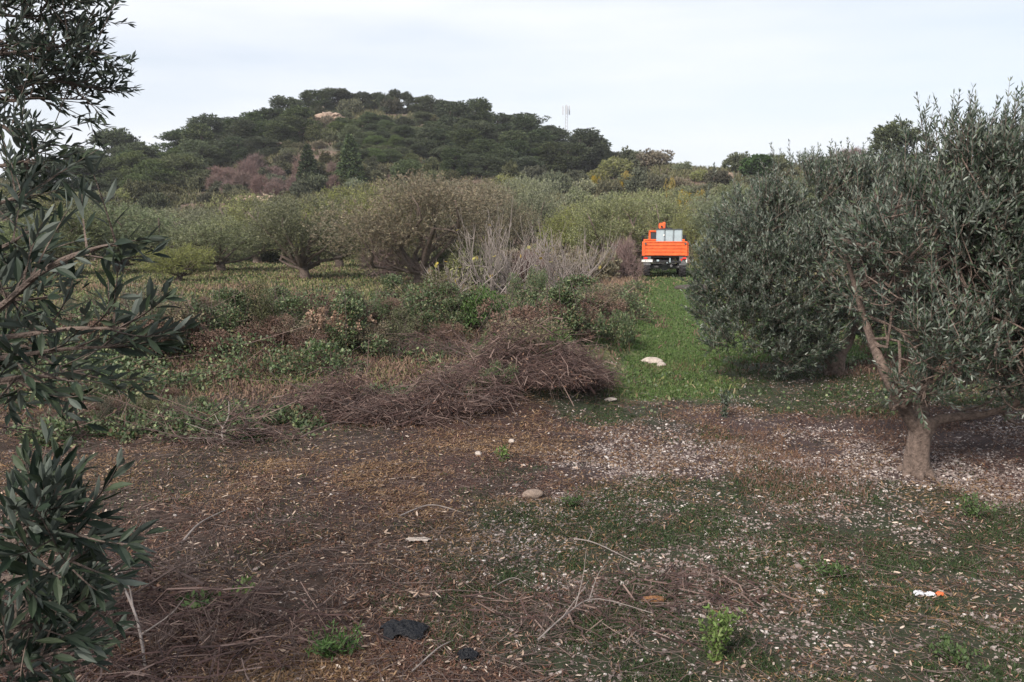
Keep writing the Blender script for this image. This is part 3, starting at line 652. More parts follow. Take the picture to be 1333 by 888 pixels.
crumpled('plastic_scrap', 'small orange scrap next to the white paper at lower right', 1222, 789, .028, .018, .02, M['orange_scrap'], 'litter', 43)
crumpled('paper_scrap', 'greyish white flat scrap on litter in the centre foreground', 545, 717, .09, .03, .02, M['pale_rock'], 'litter', 53)

# ------------------------------------------------------------------ the two big olives at right
def olive_big(label, base, limbs, lobes, nsh, name='olive_tree', leaf=.068, trunk_pts=None, tr=(.15,.12,.10,.12), bark='bark_near', mleaf='olive_near', seed=1, gap=.42, tall=()):
    r = np.random.default_rng(seed); base = np.asarray(base, float); t = thing(name, label, 'tree', base)
    tb = MB(); S = spline(np.asarray(trunk_pts)-base, 12); rad = np.interp(np.linspace(0, 1, 12), np.linspace(0, 1, len(tr)), tr)
    S = spline(S, 34); rad = np.interp(np.linspace(0, 1, 34), np.linspace(0, 1, 12), rad); m_ = MB(); tube(m_, S, rad, 30, 0, r)
    V = m_.V[0].astype(float); ax = S[np.clip(np.arange(len(V))//30, 0, 33)]; dv = V-ax; th = np.arctan2(dv[:, 1], dv[:, 0])+V[:, 2]*2.2
    k_ = 1+.34*(fbm(np.cos(th)*1.6+5, np.sin(th)*1.6+V[:, 2]*2.2, 1.5, 4, seed)-.5)+.12*np.abs(np.sin(th*3+fbm(V[:, 2]*3, th*0, 1, 2)*5)); V = ax+dv*k_[:, None]
    tb.add(V, m_.F[4][0], m_.F[3][0])
    a = np.arange(7)*.9                                     # root flare
    for q in a: tube(tb, [S[1]+[math.cos(q)*.05, math.sin(q)*.05, .06], [math.cos(q)*tr[0]*1.0, math.sin(q)*tr[0]*1.0, .02], [math.cos(q)*tr[0]*1.5, math.sin(q)*tr[0]*1.5, -.06]], [.05, .045, .02], 6, .08, r)
    tb.build('trunk', M[bark], t, smooth=True)
    lb = np.asarray(lobes, float).copy(); lb[:, :3] -= base
    ends = []
    for lm in limbs:
        b = MB(); P = spline(np.asarray([p[:3] for p in lm])-base, 10); rr = np.interp(np.linspace(0, 1, 10), np.linspace(0, 1, len(lm)), [p[3] for p in lm])
        tube(b, P, rr, 8, .06, r); b.build('limb', M[bark], t, smooth=True); ends.append((P, rr))
    br = MB()
    allP = np.concatenate([e[0][3:] for e in ends])
    for l in lb:
        for k in range(5):
            tgt = l[:3] + r.normal(size=3)*l[3:]*.45; i = r.choice(np.argsort(np.linalg.norm(allP-tgt, axis=1))[:9]); P = limb_to(br, allP[i], tgt, .018, .006, r, 7, .1, 5)
            for q in range(4):
                e = l[:3] + rdir(1, r)[0]*l[3:]*.85; j = r.integers(2, 6); limb_to(br, P[j], e, .008, .003, r, 5, .1, 4)
    br.build('branches', M[bark], t)
    fl = MB(); st = MB(); P, U = lobes_pts(lb, nsh, r, .42, gap, 2.2)
    D = U*.75 + [0, 0, .75] + r.normal(size=P.shape)*.4
    shoots(fl, st, P, D, r.uniform(.14, .30, len(P)), 20, leaf, leaf*.24, r=r)
    for (p, n_, sp) in tall:                               # long upright shoots at the top
        n_ = int(n_*1.8)
        q = np.asarray(p)-base + r.normal(size=(n_, 3))*sp; shoots(fl, st, q, np.array([[0, 0, 1.]])+r.normal(size=(n_, 3))*.22, r.uniform(.22, .45, n_), 24, leaf, leaf*.22, r=r, curve=.1)
    st.build('shoots', M['bark'], t); fl.build('foliage', M[mleaf], t)
    return t
def lob(px, py, Y, rx, ry, rz): p = at_d(px, py, Y); return (*p, rx, ry, rz)
def lp(px, py, Y, r_): return (*at_d(px, py, Y), r_)
B1 = ground_at(1192, 618); Y1 = B1[1]
olive_big('large grey green olive tree with short forked trunk at right', B1,
    [[lp(1195, 560, Y1, .07), lp(1175, 530, Y1-.05, .055), lp(1150, 480, Y1-.1, .05), lp(1130, 430, Y1+.1, .036), lp(1112, 370, Y1+.3, .024), lp(1095, 310, Y1+.4, .015)],
     [lp(1192, 560, Y1, .05), lp(1180, 530, Y1-.1, .04), lp(1160, 532, Y1-.2, .025)],
     [lp(1208, 560, Y1, .06), lp(1225, 545, Y1, .045), lp(1290, 538, Y1+.1, .035), lp(1350, 510, Y1+.1, .025), lp(1420, 440, Y1+.1, .02)],
     [lp(1200, 560, Y1, .06), lp(1205, 500, Y1+.2, .055), lp(1225, 430, Y1+.25, .05), lp(1250, 340, Y1+.2, .035), lp(1280, 240, Y1, .02)],
     [lp(1205, 520, Y1, .04), lp(1260, 460, Y1-.2, .03), lp(1330, 400, Y1-.3, .022), lp(1380, 330, Y1-.2, .015)]],
    [lob(1275, 222, Y1, .38, .4, .30), lob(1235, 275, Y1-.1, .5, .6, .40), lob(1310, 270, Y1, .6, .7, .55), lob(1185, 305, Y1, .55, .6, .42), lob(1260, 350, Y1-.3, .6, .6, .45),
     lob(1150, 360, Y1+.1, .4, .6, .45), lob(1340, 370, Y1-.2, .65, .7, .6), lob(1400, 305, Y1, .8, .8, .65), lob(1440, 420, Y1, .8, .8, .7), lob(1235, 450, Y1-.5, .35, .35, .28),
     lob(1300, 465, Y1-.4, .5, .5, .40), lob(1350, 480, Y1-.2, .5, .6, .40), lob(1225, 400, Y1+.6, .6, .4, .4), lob(1195, 510, Y1-.4, .22, .25, .14), lob(1290, 420, Y1+.5, .6, .4, .4)],
    4300, trunk_pts=[lp(1192, 622, Y1, 0)[:3], lp(1194, 590, Y1, 0)[:3], lp(1198, 565, Y1, 0)[:3], lp(1201, 545, Y1, 0)[:3]], tr=(.125, .10, .095, .115), seed=5, gap=.49,
    tall=[(at_d(1280, 188, Y1), 26, [.28, .2, .08]), (at_d(1245, 210, Y1), 12, [.2, .2, .08]), (at_d(1345, 215, Y1), 16, [.3, .2, .08]), (at_d(1160, 260, Y1), 12, [.15, .2, .1]), (at_d(1240, 400, Y1-.7), 10, [.3, .1, .15])])
B2 = ground_at(1088, 488); Y2 = B2[1]
olive_big('broad olive with drooping crown at the edge of the green lane', B2,
    [[lp(1086, 470, Y2, .10), lp(1060, 430, Y2, .08), lp(1020, 380, Y2, .05), lp(980, 330, Y2, .03)], [lp(1088, 470, Y2, .10), lp(1110, 430, Y2+.2, .08), lp(1130, 360, Y2+.2, .05), lp(1150, 290, Y2, .03)],
     [lp(1086, 475, Y2, .08), lp(1085, 400, Y2-.3, .05), lp(1070, 330, Y2-.3, .03)]],
    [lob(1080, 250, Y2, .8, .9, .5), lob(1000, 300, Y2, .8, .9, .6), lob(1120, 300, Y2, .8, .9, .6), lob(950, 360, Y2-.2, .55, .7, .65), lob(1020, 380, Y2-.8, .8, .6, .7), lob(1070, 340, Y2-.8, .8, .6, .6),
     lob(965, 430, Y2-.5, .5, .7, .5), lob(1010, 455, Y2-.7, .45, .5, .4), lob(1050, 440, Y2-.6, .5, .5, .40), lob(1150, 400, Y2+.2, .6, .7, .6), lob(1180, 320, Y2+.5, .9, .7, .9), lob(930, 395, Y2, .3, .5, .4), lob(1110, 400, Y2-.3, .45, .5, .35)],
    6000, leaf=.074, trunk_pts=[lp(1088, 493, Y2, 0)[:3], lp(1087, 480, Y2, 0)[:3], lp(1087, 465, Y2, 0)[:3]], tr=(.17, .14, .15), seed=9, gap=.45,
    tall=[(at_d(1045, 235, Y2), 20, [.8, .3, .1]), (at_d(990, 265, Y2), 14, [.4, .3, .1]), (at_d(1140, 230, Y2), 16, [.5, .3, .1])])

# ------------------------------------------------------------------ near olive at left: trunk outside the frame, branches reaching in
def olive_left():
    r = np.random.default_rng(21); base = np.array([-3.1, 1.9, float(terrain(-3.1, 1.9))])
    t = thing('olive_tree', 'silhouetted leafy olive reaching in from the left edge of the picture', 'tree', base)
    tb = MB(); tp = np.array([base, [-3.15, 1.95, .8], [-3.05, 2.0, 1.5], [-3.0, 2.1, 2.1]])-base; tube(tb, spline(tp, 12), np.linspace(.2, .12, 12), 14, .05, r); tb.build('trunk', M['bark_near'], t, smooth=True)
    hub = np.array([-3.05, 2.05, 1.7]); hub_hi = np.array([-3.0, 2.1, 2.1])
    fl = MB(); bk = MB()
    def bough(pts, r0, r1, nsh, sl, leaf, start=.15, drop=0., hubp=hub, spread=.3, nl=14, jit=.05):
        P3 = [hubp] + [at_d(*p) for p in pts]; S = spline(np.array(P3)-base, 30); tube(bk, S, np.linspace(r0, r1, 30), 6, .05, r)
        i = (start + (1-start)*r.random(nsh))*28; i0 = i.astype(int); f = (i-i0)[:, None]; q = S[i0]*(1-f)+S[i0+1]*f; d = unit(S[i0+1]-S[i0])
        D = d*.8 + r.normal(size=(nsh, 3))*spread*1.8 + [0, 0, .22-drop]
        q2 = q + unit(D)*r.uniform(0, jit, (nsh, 1)); segs(bk, q, q2, .003, .002)
        shoots(fl, bk, q2, D, r.uniform(sl*.6, sl*1.2, nsh), nl, leaf, leaf*.25, hi=True, r=r, stem=.0010, spread=.65)
    # high boughs, about 3.3 m off
    top = [[(-140, 30, 3.2), (10, 20, 3.3), (90, 30, 3.4)], [(-140, 60, 3.1), (0, 70, 3.2), (100, 60, 3.3), (140, 68, 3.3)], [(-140, 90, 3.2), (-10, 120, 3.2), (80, 105, 3.3), (155, 120, 3.4)],
           [(-140, 0, 3.3), (0, -25, 3.4), (80, 5, 3.4)], [(-140, 110, 3.3), (0, 130, 3.4), (60, 128, 3.4), (135, 130, 3.5)], [(-140, -40, 3.4), (-20, 40, 3.4), (60, 80, 3.5), (120, 95, 3.5)],
           [(-140, -60, 3.3), (20, -30, 3.3), (95, -10, 3.3)]]
    for b in top: bough([(p[0]-(14 if p[0]>0 else 0), p[1], p[2]) for p in b], .014, .002, 42, .11, .052, .40, hubp=hub_hi, spread=.45, jit=.16, nl=12)
    for b in [[(-140, 140, 2.9), (-10, 160, 3.0), (30, 185, 3.0), (52, 200, 3.0)], [(-140, 180, 2.8), (-20, 215, 2.9), (30, 210, 2.9), (55, 218, 2.9)], [(-140, 200, 2.5), (-30, 262, 2.6), (20, 258, 2.6), (45, 250, 2.6)]]:
        bough(b, .014, .002, 15, .15, .055, .5, hubp=hub_hi, spread=.3, jit=.06)
    # middle boughs, about 1.5 m off
    for b, k in [([(-200, 470, 1.6), (-40, 425, 1.55), (60, 350, 1.5), (130, 322, 1.5), (160, 320, 1.5)], 17), ([(-200, 420, 1.7), (-30, 440, 1.6), (90, 428, 1.55), (165, 428, 1.5)], 15),
              ([(-200, 480, 1.7), (-30, 470, 1.6), (80, 455, 1.6), (150, 452, 1.6)], 19), ([(-200, 530, 1.7), (-30, 500, 1.6), (50, 490, 1.6), (110, 500, 1.6)], 15), ([(-200, 330, 1.8), (-30, 330, 1.7), (40, 300, 1.7)], 13),
              ([(-200, 500, 1.9), (-30, 500, 1.8), (60, 490, 1.8), (120, 480, 1.8)], 19), ([(-200, 520, 1.8), (-40, 380, 1.7), (20, 390, 1.7), (90, 385, 1.7)], 19), ([(-200, 440, 2.1), (-40, 460, 2.0), (30, 450, 2.0), (100, 500, 2.0)], 18)]:
        bough(b, .010, .0018, int(k*.6), .10, .058, .5, nl=10, spread=.36)
    # lowest boughs at the bottom left
    for b, k in [([(-200, 740, 1.5), (-40, 700, 1.45), (20, 680, 1.4), (40, 665, 1.4)], 10), ([(-200, 760, 1.5), (-40, 720, 1.4), (40, 700, 1.4), (90, 690, 1.4)], 15), ([(-200, 800, 1.5), (-30, 760, 1.4), (60, 745, 1.4), (110, 718, 1.4)], 15),
              ([(-200, 860, 1.6), (-30, 830, 1.5), (50, 810, 1.5), (90, 790, 1.5)], 15), ([(-200, 900, 1.6), (-30, 880, 1.5), (40, 860, 1.5), (70, 850, 1.5)], 15), ([(-200, 780, 1.9), (-30, 760, 1.8), (40, 780, 1.8), (80, 750, 1.8)], 15),
              ([(-200, 700, 1.8), (-30, 700, 1.75), (30, 690, 1.75), (60, 660, 1.75)], 12), ([(-200, 900, 1.9), (-40, 840, 1.9), (40, 830, 1.9), (100, 830, 1.9)], 15)]:
        bough(b, .012, .0018, k, .10, .060, .55, nl=10, spread=.36)
    # the rest of its crown, over and beside the camera's left, outside the picture
    lb = np.array([[-3.6, 2.2, 2.9, .9, 1.0, .6], [-3.9, 1.2, 2.5, .9, .9, .7], [-3.4, 3.2, 2.9, .55, .7, .5], [-4.0, 2.6, 2.2, .8, .9, .7]]); lb[:, :3] -= base
    P, U = lobes_pts(lb, 900, r, .5, .4, 2.2); shoots(fl, None, P, U+[0, 0, .6]+r.normal(size=P.shape)*.4, r.uniform(.14, .26, len(P)), 12, .06, .013, r=r)
    for l in lb: limb_to(bk, hub_hi-base, l[:3], .05, .015, r, 8, .1, 7)
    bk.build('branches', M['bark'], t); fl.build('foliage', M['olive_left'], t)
olive_left()

# ------------------------------------------------------------------ kinds of farther trees: meshes shared by the copies
def generic_olive(seed, mleaf, h=4.0, w=2.4, nsh=3300, nl=10, leaf=.10, low=.35, trunk=True, gap=.40, bark='bark'):
    r = np.random.default_rng(seed); lobes = []
    nl_ = 12
    for k in range(nl_):
        a = k/nl_*6.283 + r.random(); q = w*r.uniform(.3, .68); lobes.append([math.cos(a)*q, math.sin(a)*q, low+(h-low)*r.uniform(.2, .78), w*r.uniform(.26, .48), w*r.uniform(.26, .48), (h-low)*r.uniform(.16, .30)])
    lobes.append([0, 0, h*.78, w*.45, w*.45, (h-low)*.26]); lobes.append([0, 0, h*.55, w*.6, w*.6, (h-low)*.3])
    for k in range(3): lobes.append([r.normal()*w*.4, r.normal()*w*.4, h*.82, w*.22, w*.22, (h-low)*.2])
    tb = MB(); low = max(low, .9); top = np.array([r.normal()*.15, r.normal()*.15, low*.75])
    tube(tb, spline([[0, 0, -.15], [r.normal()*.05, 0, low*.4], top], 7), np.linspace(.2, .15, 7), 8, .08, r)
    for l in lobes[::1]: limb_to(tb, top*r.uniform(.85, 1), l[:3], .09, .02, r, 7, .1, 5)
    fl = MB(); P, U = lobes_pts(lobes, nsh, r, .4, gap, 1.3)
    D = U*.7 + [0, 0, .6] + r.normal(size=P.shape)*.6; shoots(fl, None, P, D, r.uniform(.14, .30, nsh), nl, leaf, leaf*.26, r=r)
    return tb.mesh('trunk', M[bark], True), fl.mesh('crown', M[mleaf])
OL = [generic_olive(31, 'olive_far'), generic_olive(32, 'olive_far', 3.6, 2.6), generic_olive(33, 'olive_yellow', 3.4, 2.4, low=.5), generic_olive(34, 'olive_yellow', 4.2, 2.2), generic_olive(35, 'olive_brown', 5.0, 3.4, 5200, low=.9, bark='bark'), generic_olive(36, 'olive_far', 4.4, 2.2, low=.7)]
def tufts(mb, P, U, size, wd, nb, r, upb=.5, spr=.7):
    P2 = np.repeat(P, nb, 0); D = np.repeat(U, nb, 0)*.5 + [0, 0, upb] + r.normal(size=P2.shape)*spr
    n = len(P2); D = unit(D); s = size*r.uniform(.6, 1.2, n)[:, None]; w = unit(np.cross(D, r.normal(size=(n, 3))))*wd
    V = np.stack([P2-w*.5, P2+w*.5, P2+D*s+w*.25, P2+D*s-w*.25], 1); mb.add(V, (np.arange(n)*4)[:, None]+[[0, 1, 2, 3]])
def pine_mesh(seed, m, h=8., w=3.6, base=.14, flatc=True, nt=2300):
    r = np.random.default_rng(seed); lobes = []
    for k in range(20):
        a = r.random()*6.283; lv = r.random(); q = w*(.30+.42*r.random())*(1.08-.62*lv**2); z = h*(base+(.92-base)*lv)
        lobes.append([math.cos(a)*q, math.sin(a)*q, z, w*r.uniform(.30, .45), w*r.uniform(.30, .45), h*r.uniform(.12, .19)])
    lobes.append([0, 0, h*.86, w*.5, w*.5, h*.12]); lobes.append([w*.1, 0, h*.72, w*.6, w*.6, h*.12])
    tb = MB(); lean = r.normal(size=2)*.5
    S = spline([[0, 0, -.5], [lean[0]*.4, lean[1]*.4, h*.3], [lean[0]*.8, lean[1], h*.6], [0, 0, h*.88]], 10); tube(tb, S, np.linspace(.24, .07, 10), 7, .06, r)
    for l in lobes: i = int(np.clip(l[2]/h*10-2, 1, 8)); limb_to(tb, S[i], l[:3], .09, .03, r, 6, .08, 5)
    fl = MB(); P, U = lobes_pts(lobes, nt, r, .36, .40, .8); U[:, 2] = np.abs(U[:, 2]); tufts(fl, P, U, .36, .09, 8, r, .6, .6)
    return tb.mesh('trunk', M['bark_dark'], True), fl.mesh('crown', M[m])
PN = [pine_mesh(41, 'pine'), pine_mesh(42, 'pine', 7.5, 4.2), pine_mesh(43, 'pine', 8.5, 3.0), pine_mesh(44, 'pine_light', 8, 3.8, .22), pine_mesh(45, 'pine_light', 7, 4, .2)]
def conifer_mesh(seed, h=7., w=1.9):
    r = np.random.default_rng(seed); tb = MB(); tube(tb, [[0, 0, -.3], [0, 0, h*.5], [0, 0, h*.97]], [.16, .1, .03], 6, .03, r); P = []; U = []
    for lv in np.linspace(.08, 1, 20):
        rad = w*(1.02-lv)**.8; k = int(8+22*rad)
        a = r.random(k)*6.283; q = rad*(r.random(k)**.5); P.append(np.stack([np.cos(a)*q, np.sin(a)*q, h*lv-q*.25+r.normal(size=k)*.05], 1)); U.append(np.stack([np.cos(a), np.sin(a), a*0], 1))
    fl = MB(); tufts(fl, np.concatenate(P), np.concatenate(U), .42, .12, 10, r, .1, .45); return tb.mesh('trunk', M['bark_dark'], True), fl.mesh('crown', M['pine'])
CF = conifer_mesh(47)
def shrub_mesh(seed, m, h=2.2, w=1.8, nt=800, size=.26, wd=.085, stems=None):
    r = np.random.default_rng(seed); lobes = []
    for k in range(8):
        a = r.random()*6.283; q = w*r.uniform(.1, .6); lobes.append([math.cos(a)*q, math.sin(a)*q, h*r.uniform(.3, .62), w*r.uniform(.3, .45), w*r.uniform(.3, .45), h*r.uniform(.25, .36)])
    lobes.append([0, 0, h*.3, w*.8, w*.8, h*.32])
    fl = MB(); P, U = lobes_pts(lobes, nt, r, .35, .40, 1.2, zmin=.02); tufts(fl, P, U, size, wd, 7, r, .6, .6)
    tb = MB()
    for l in lobes: limb_to(tb, [0, 0, -.1], l[:3], .05, .015, r, 5, .06, 4)
    return tb.mesh('stem', M['bark_dark'], True), fl.mesh('foliage', M[m])
def leafy_mesh(seed, m, h=1.0, w=1.8, n=5200, lf=.075):
    r = np.random.default_rng(seed); lobes = []
    for k in range(14):
        a = r.random()*6.283; q = w*r.uniform(.15, .8); lobes.append([math.cos(a)*q, math.sin(a)*q, h*r.uniform(.15, .6), w*r.uniform(.14, .3), w*r.uniform(.14, .3), h*r.uniform(.2, .38)])
    fl = MB(); P, U = lobes_pts(lobes, n, r, .4, .44, 2.4, zmin=.0); leaves(fl, P, U+r.normal(size=P.shape)*.8, r.uniform(.5, 1.1, n)*lf, r.uniform(.35, .7, n)*lf, r=r)
    tb = MB()
    for l in lobes: limb_to(tb, [r.normal()*.2, r.normal()*.2, -.1], np.array(l[:3])*[1.1, 1.1, 1.5], .012, .004, r, 6, .15, 4)
    return tb.mesh('stem', M['bark_dark'], True), fl.mesh('foliage', M[m])
def tall_leafy(seed, m, lf=.055, n=4600):
    r = np.random.default_rng(seed); lobes = [[0, 0, .35, .42, .42, .35]]
    for k in range(15):
        a = r.random()*6.283; q = .62*r.random(); z = r.uniform(.15, .95)*(1-.45*q); lobes.append([math.cos(a)*q, math.sin(a)*q, z, r.uniform(.12, .28), r.uniform(.12, .28), r.uniform(.10, .22)])
    fl = MB(); P, U = lobes_pts(lobes, n, r, .4, .45, 3.0, zmin=.0); leaves(fl, P, U+r.normal(size=P.shape)*.9, r.uniform(.5, 1.2, n)*lf, r.uniform(.3, .6, n)*lf, r=r)
    tb = MB()
    for l in lobes: limb_to(tb, [r.normal()*.15, r.normal()*.15, -.1], np.array(l[:3])*[1.2, 1.2, 1.25]+[0, 0, .12], .009, .003, r, 6, .15, 4)
    return tb.mesh('stem', M['twig'], True), fl.mesh('foliage', M[m])
TL = [tall_leafy(81, 'bramble'), tall_leafy(82, 'bramble'), tall_leafy(83, 'green_leaf', .045), tall_leafy(84, 'withered', .045), tall_leafy(85, 'olive_brown', .045), tall_leafy(86, 'scrub', .04, 5200)]
SH = [shrub_mesh(51, 'scrub'), shrub_mesh(52, 'scrub', 2.8, 1.7), shrub_mesh(53, 'scrub', 1.8, 2.2), shrub_mesh(54, 'scrub_purple', 2.6, 1.7, 900, .45, .018), shrub_mesh(55, 'olive_far', 2.6, 2.0), shrub_mesh(56, 'olive_yellow', 2.6, 2.0),
      shrub_mesh(57, 'yellow_leaf', 2.4, 1.5, 150, .3, .07), shrub_mesh(58, 'green_leaf', 2.6, 1.2, 900), shrub_mesh(59, 'olive_brown', 2.4, 2.0), leafy_mesh(71, 'bramble'), leafy_mesh(72, 'green_leaf'), leafy_mesh(73, 'withered', 1.0, 1.8, 4200, .06), leafy_mesh(74, 'olive_brown', 1.0, 1.8, 5200, .06)]
def place(name, cat, label, meshes, loc, s, rz=None, group=None, sz=None, pn=('trunk', 'crown')):
    t = thing(name, label, cat, loc, rng.random()*6.283 if rz is None else rz, group); t.scale = (s, s, sz or s)
    part(pn[0], meshes[0], t); part(pn[1], meshes[1], t); return t
def place_top(name, cat, label, meshes, h0, w0, px, py_top, Y, wpx, group=None, pn=('trunk', 'crown'), hmin=1.0):
    """a tree at distance Y whose top shows at py_top, wpx wide in the photograph's pixels"""
    p = at_d(px, py_top, Y); z = float(terrain(p[0], p[1])); h = max(p[2]-z, hmin); w = wpx/F0*Y*(.88 if hmin == 1.0 else 1)
    return place(name, cat, label, meshes, (p[0], p[1], z-.05), w/w0, group=group, sz=h/h0, pn=pn)
OH = [4.2, 3.9, 3.7, 4.4, 5.2, 4.6]; OW = [3.5, 3.8, 3.6, 3.3, 4.9, 3.3]
orch = [  # px, top, distance, width px, kind, label
 (545, 216, 36, 235, 4, 'largest grey brown olive in the orchard, leaning over the bare fig trees'),
 (392, 250, 40, 150, 0, 'olive with a visible short trunk left of the large grey brown olive'),
 (285, 276, 46, 150, 1, 'wide low olive with a dark open fork left of centre'),
 (232, 312, 38, 90, 2, 'low yellow green olive bush standing in front of the left orchard row'),
 (150, 262, 45, 150, 0, 'leafy olive behind the near left branches'),
 (70, 268, 42, 140, 5, 'olive at the left edge of the orchard'),
 (-30, 275, 40, 150, 1, 'olive beyond the left edge of the orchard row'),
 (330, 250, 58, 120, 3, 'yellowish olive of the back row left of centre'),
 (235, 268, 60, 130, 0, 'olive of the back row above the low yellow green bush'),
 (440, 240, 52, 120, 3, 'yellowish olive rising behind the left side of the largest olive'),
 (500, 228, 58, 110, 2, 'yellow tipped olive crown behind the largest grey brown olive'),
 (640, 228, 50, 110, 4, 'brownish olive crown above the bare fig branches'),
 (690, 228, 60, 100, 0, 'olive behind the fig trees toward the dark pines'),
 (800, 248, 46, 115, 5, 'fresh green olive just left of the orange truck'),
 (745, 262, 50, 90, 3, 'yellow green olive between the fig trees and the fresh green olive'),
 (850, 244, 62, 100, 0, 'olive right behind the orange truck'),
 (945, 248, 52, 100, 0, 'grey olive right behind the truck beside the large right tree'),
 (1000, 232, 55, 120, 5, 'olive glimpsed above the lane tree on its left side'),
 (900, 262, 56, 60, 3, 'small yellowish olive to the right of the tank'),
 (925, 300, 44, 60, 2, 'low pale olive bush right of the truck by the lane'),
 (1090, 222, 60, 130, 0, 'olive behind the crown of the lane tree'),
 (1190, 240, 40, 140, 5, 'olive hidden mostly behind the large right tree'),
 (1300, 235, 36, 160, 1, 'olive behind the large right tree near the right edge'),
]
for (px, top, Y, w, k, lb) in orch:
    place_top('olive_tree', 'tree', lb, OL[k], OH[k], OW[k], px, top, Y, w, 'olive trees of the orchard')
# ------------------------------------------------------------------ bare fig trees with a few yellow leaves
def fig(label, px, py, h, w, n, ny, seed):
    r = np.random.default_rng(seed); c = ground_at(px, py); t = thing('fig_tree', label, 'tree', c, 0, 'bare fig trees'); tb = MB(); tips = []
    for k in range(n):
        a = r.random()*6.283; q = r.uniform(.25, 1)*w; e = np.array([math.cos(a)*q, math.sin(a)*q*.7, h*r.uniform(.5, 1)]); b0 = r.normal(size=3)*[.35, .2, 0]*w*.5
        S = spline([b0-[0, 0, .05], b0*.7+e*[.45, .45, .22]+r.normal(size=3)*.09*h*[1, 1, .4], e*[.85, .85, .58]+r.normal(size=3)*.07*h, e], 12)[:10]; tube(tb, S, np.linspace(.03, .007, 10), 5, .05, r); tips.append(S[-1])
        for m_ in range(8):
            i = r.integers(2, 9); d = unit((e/np.linalg.norm(e)*.8 + r.normal(size=3)*.45+[0, 0, .5])[None])[0]; l = h*r.uniform(.14, .34)
            S2 = spline([S[i], S[i]+d*l*.5+r.normal(size=3)*.03, S[i]+d*l+[0, 0, l*.25]], 6); tube(tb, S2, np.linspace(.010, .004, 6), 4, .05, r); tips.append(S2[-1])
    tb.build('branches', M['bark_pale'], t, smooth=True); fl = MB(); tips = np.array(tips); q = tips[r.integers(len(tips), size=ny)] + r.normal(size=(ny, 3))*.06
    leaves(fl, q, r.normal(size=(ny, 3))*.6+[0, 0, -.2], .15, .13, r=r); fl.build('leaves', M['yellow_leaf'], t)
fig('bare pale fig tree with yellow leaves at its tips, left of the pair', 655, 385, 3.1, 1.7, 32, 22, 61)
fig('bare fig tree with many grey stems and few leaves, right of the pair', 735, 378, 2.6, 1.8, 34, 8, 62)
fig('small bare fig with yellow leaves low beside the olive trunk', 590, 385, 1.4, 1.3, 16, 14, 63)
# named bushes
def bush(label, k, px, py, h, w, name='shrub', cat='bush', grp=None):
    c = ground_at(px, py); return place(name, cat, label, SH[k], (c[0], c[1], c[2]-.05), w/3.6, sz=h/([2.2, 2.8, 1.8, 2.6, 2.6, 2.6, 2.4, 2.6, 2.4, 1.0, 1.0, 1.0, 1.0][k]*.95), group=grp, pn=('stem', 'foliage'))
bush('rounded bright green bush right behind the truck', 7, 908, 318, 2.9, 2.4)
bush('reddish bare bush touching the left side of the truck', 3, 822, 352, 1.9, 1.6)
bush('brown leafy bush at the left rear wheel of the truck', 8, 800, 362, 1.6, 2.2)
bush('dark green bush between the two bare fig trees', 9, 690, 395, 1.4, 1.6)
bush('dense green mound in front of the fig trees on the hedge', 10, 610, 420, .9, 2.2)
bush('broad leafy green bush on the hedge below the right fig', 9, 745, 415, .9, 1.8)
bush('small leafy green bush growing through the reddish twig heaps', 9, 610, 528, .35, .6)
bush('leafy sprig growing on the left flank of the largest brush heap', 9, 648, 505, .45, .7)
bush('dark green bush at the top of the big brush heap', 10, 690, 478, .75, 1.3)
bush('green bush with round leaves at the corner of the lane hedge', 9, 800, 450, .8, 1.4)
bush('small scrubby bush in the field below the left trunk', 10, 400, 405, .8, 1.8)
rb = np.random.default_rng(5)
def bush2(label, k, px, py, h, grp):
    c = ground_at(px, py); q = h*rb.uniform(.9, 1.35); return place('wild_bush', 'bush', label, TL[k], (c[0], c[1], c[2]-.05), q, sz=h, group=grp, pn=('stem', 'foliage'))
for k in range(30):                     # diagonal hedge line from the brush heap to the truck
    t_ = k/29; px = 645 + 185*t_ + rb.normal()*12; py = 482 - 105*t_ + rb.normal()*9
    if px > 795 and py < 400: continue
    bush2('leafy bush in the ragged hedge line that climbs from the brush heap to the truck', int(rb.choice([0, 1, 2, 3, 4, 5])), px, py, rb.uniform(.55, 1.15), 'bushes of the ragged hedge')
for k in range(52):                     # overgrown bank at left
    px = 90 + 530*rb.random(); py = rb.uniform(400, 478)
    bush2('bush in the overgrown bank left of the hedge line', int(rb.choice([0, 1, 0, 2, 3, 4, 3, 5])), px, py, rb.uniform(.35, 1.0), 'bushes of the overgrown bank')
for k in range(14):
    bush2('low bush at the near foot of the overgrown bank', int(rb.choice([0, 3, 2, 5])), rb.uniform(60, 420), rb.uniform(520, 560), rb.uniform(.2, .42), 'low bushes at the foot of the bank')
for k in range(16):
    bush('bush crowding between the bare figs and the orchard trees', int(rb.choice([4, 5, 8, 12, 3])), rb.uniform(560, 830), rb.uniform(352, 372), rb.uniform(1.0, 2.2), rb.uniform(1.4, 3.0), grp='bushes around the bare figs')
bush('purple bare bush behind the left fig tree', 3, 700, 330, 2.6, 3.5)
bush('purple bare bush under the crown of the largest olive', 3, 500, 362, 2.6, 3.0)
bush('brown shrub between the right fig and the truck', 8, 775, 372, 1.8, 2.2)

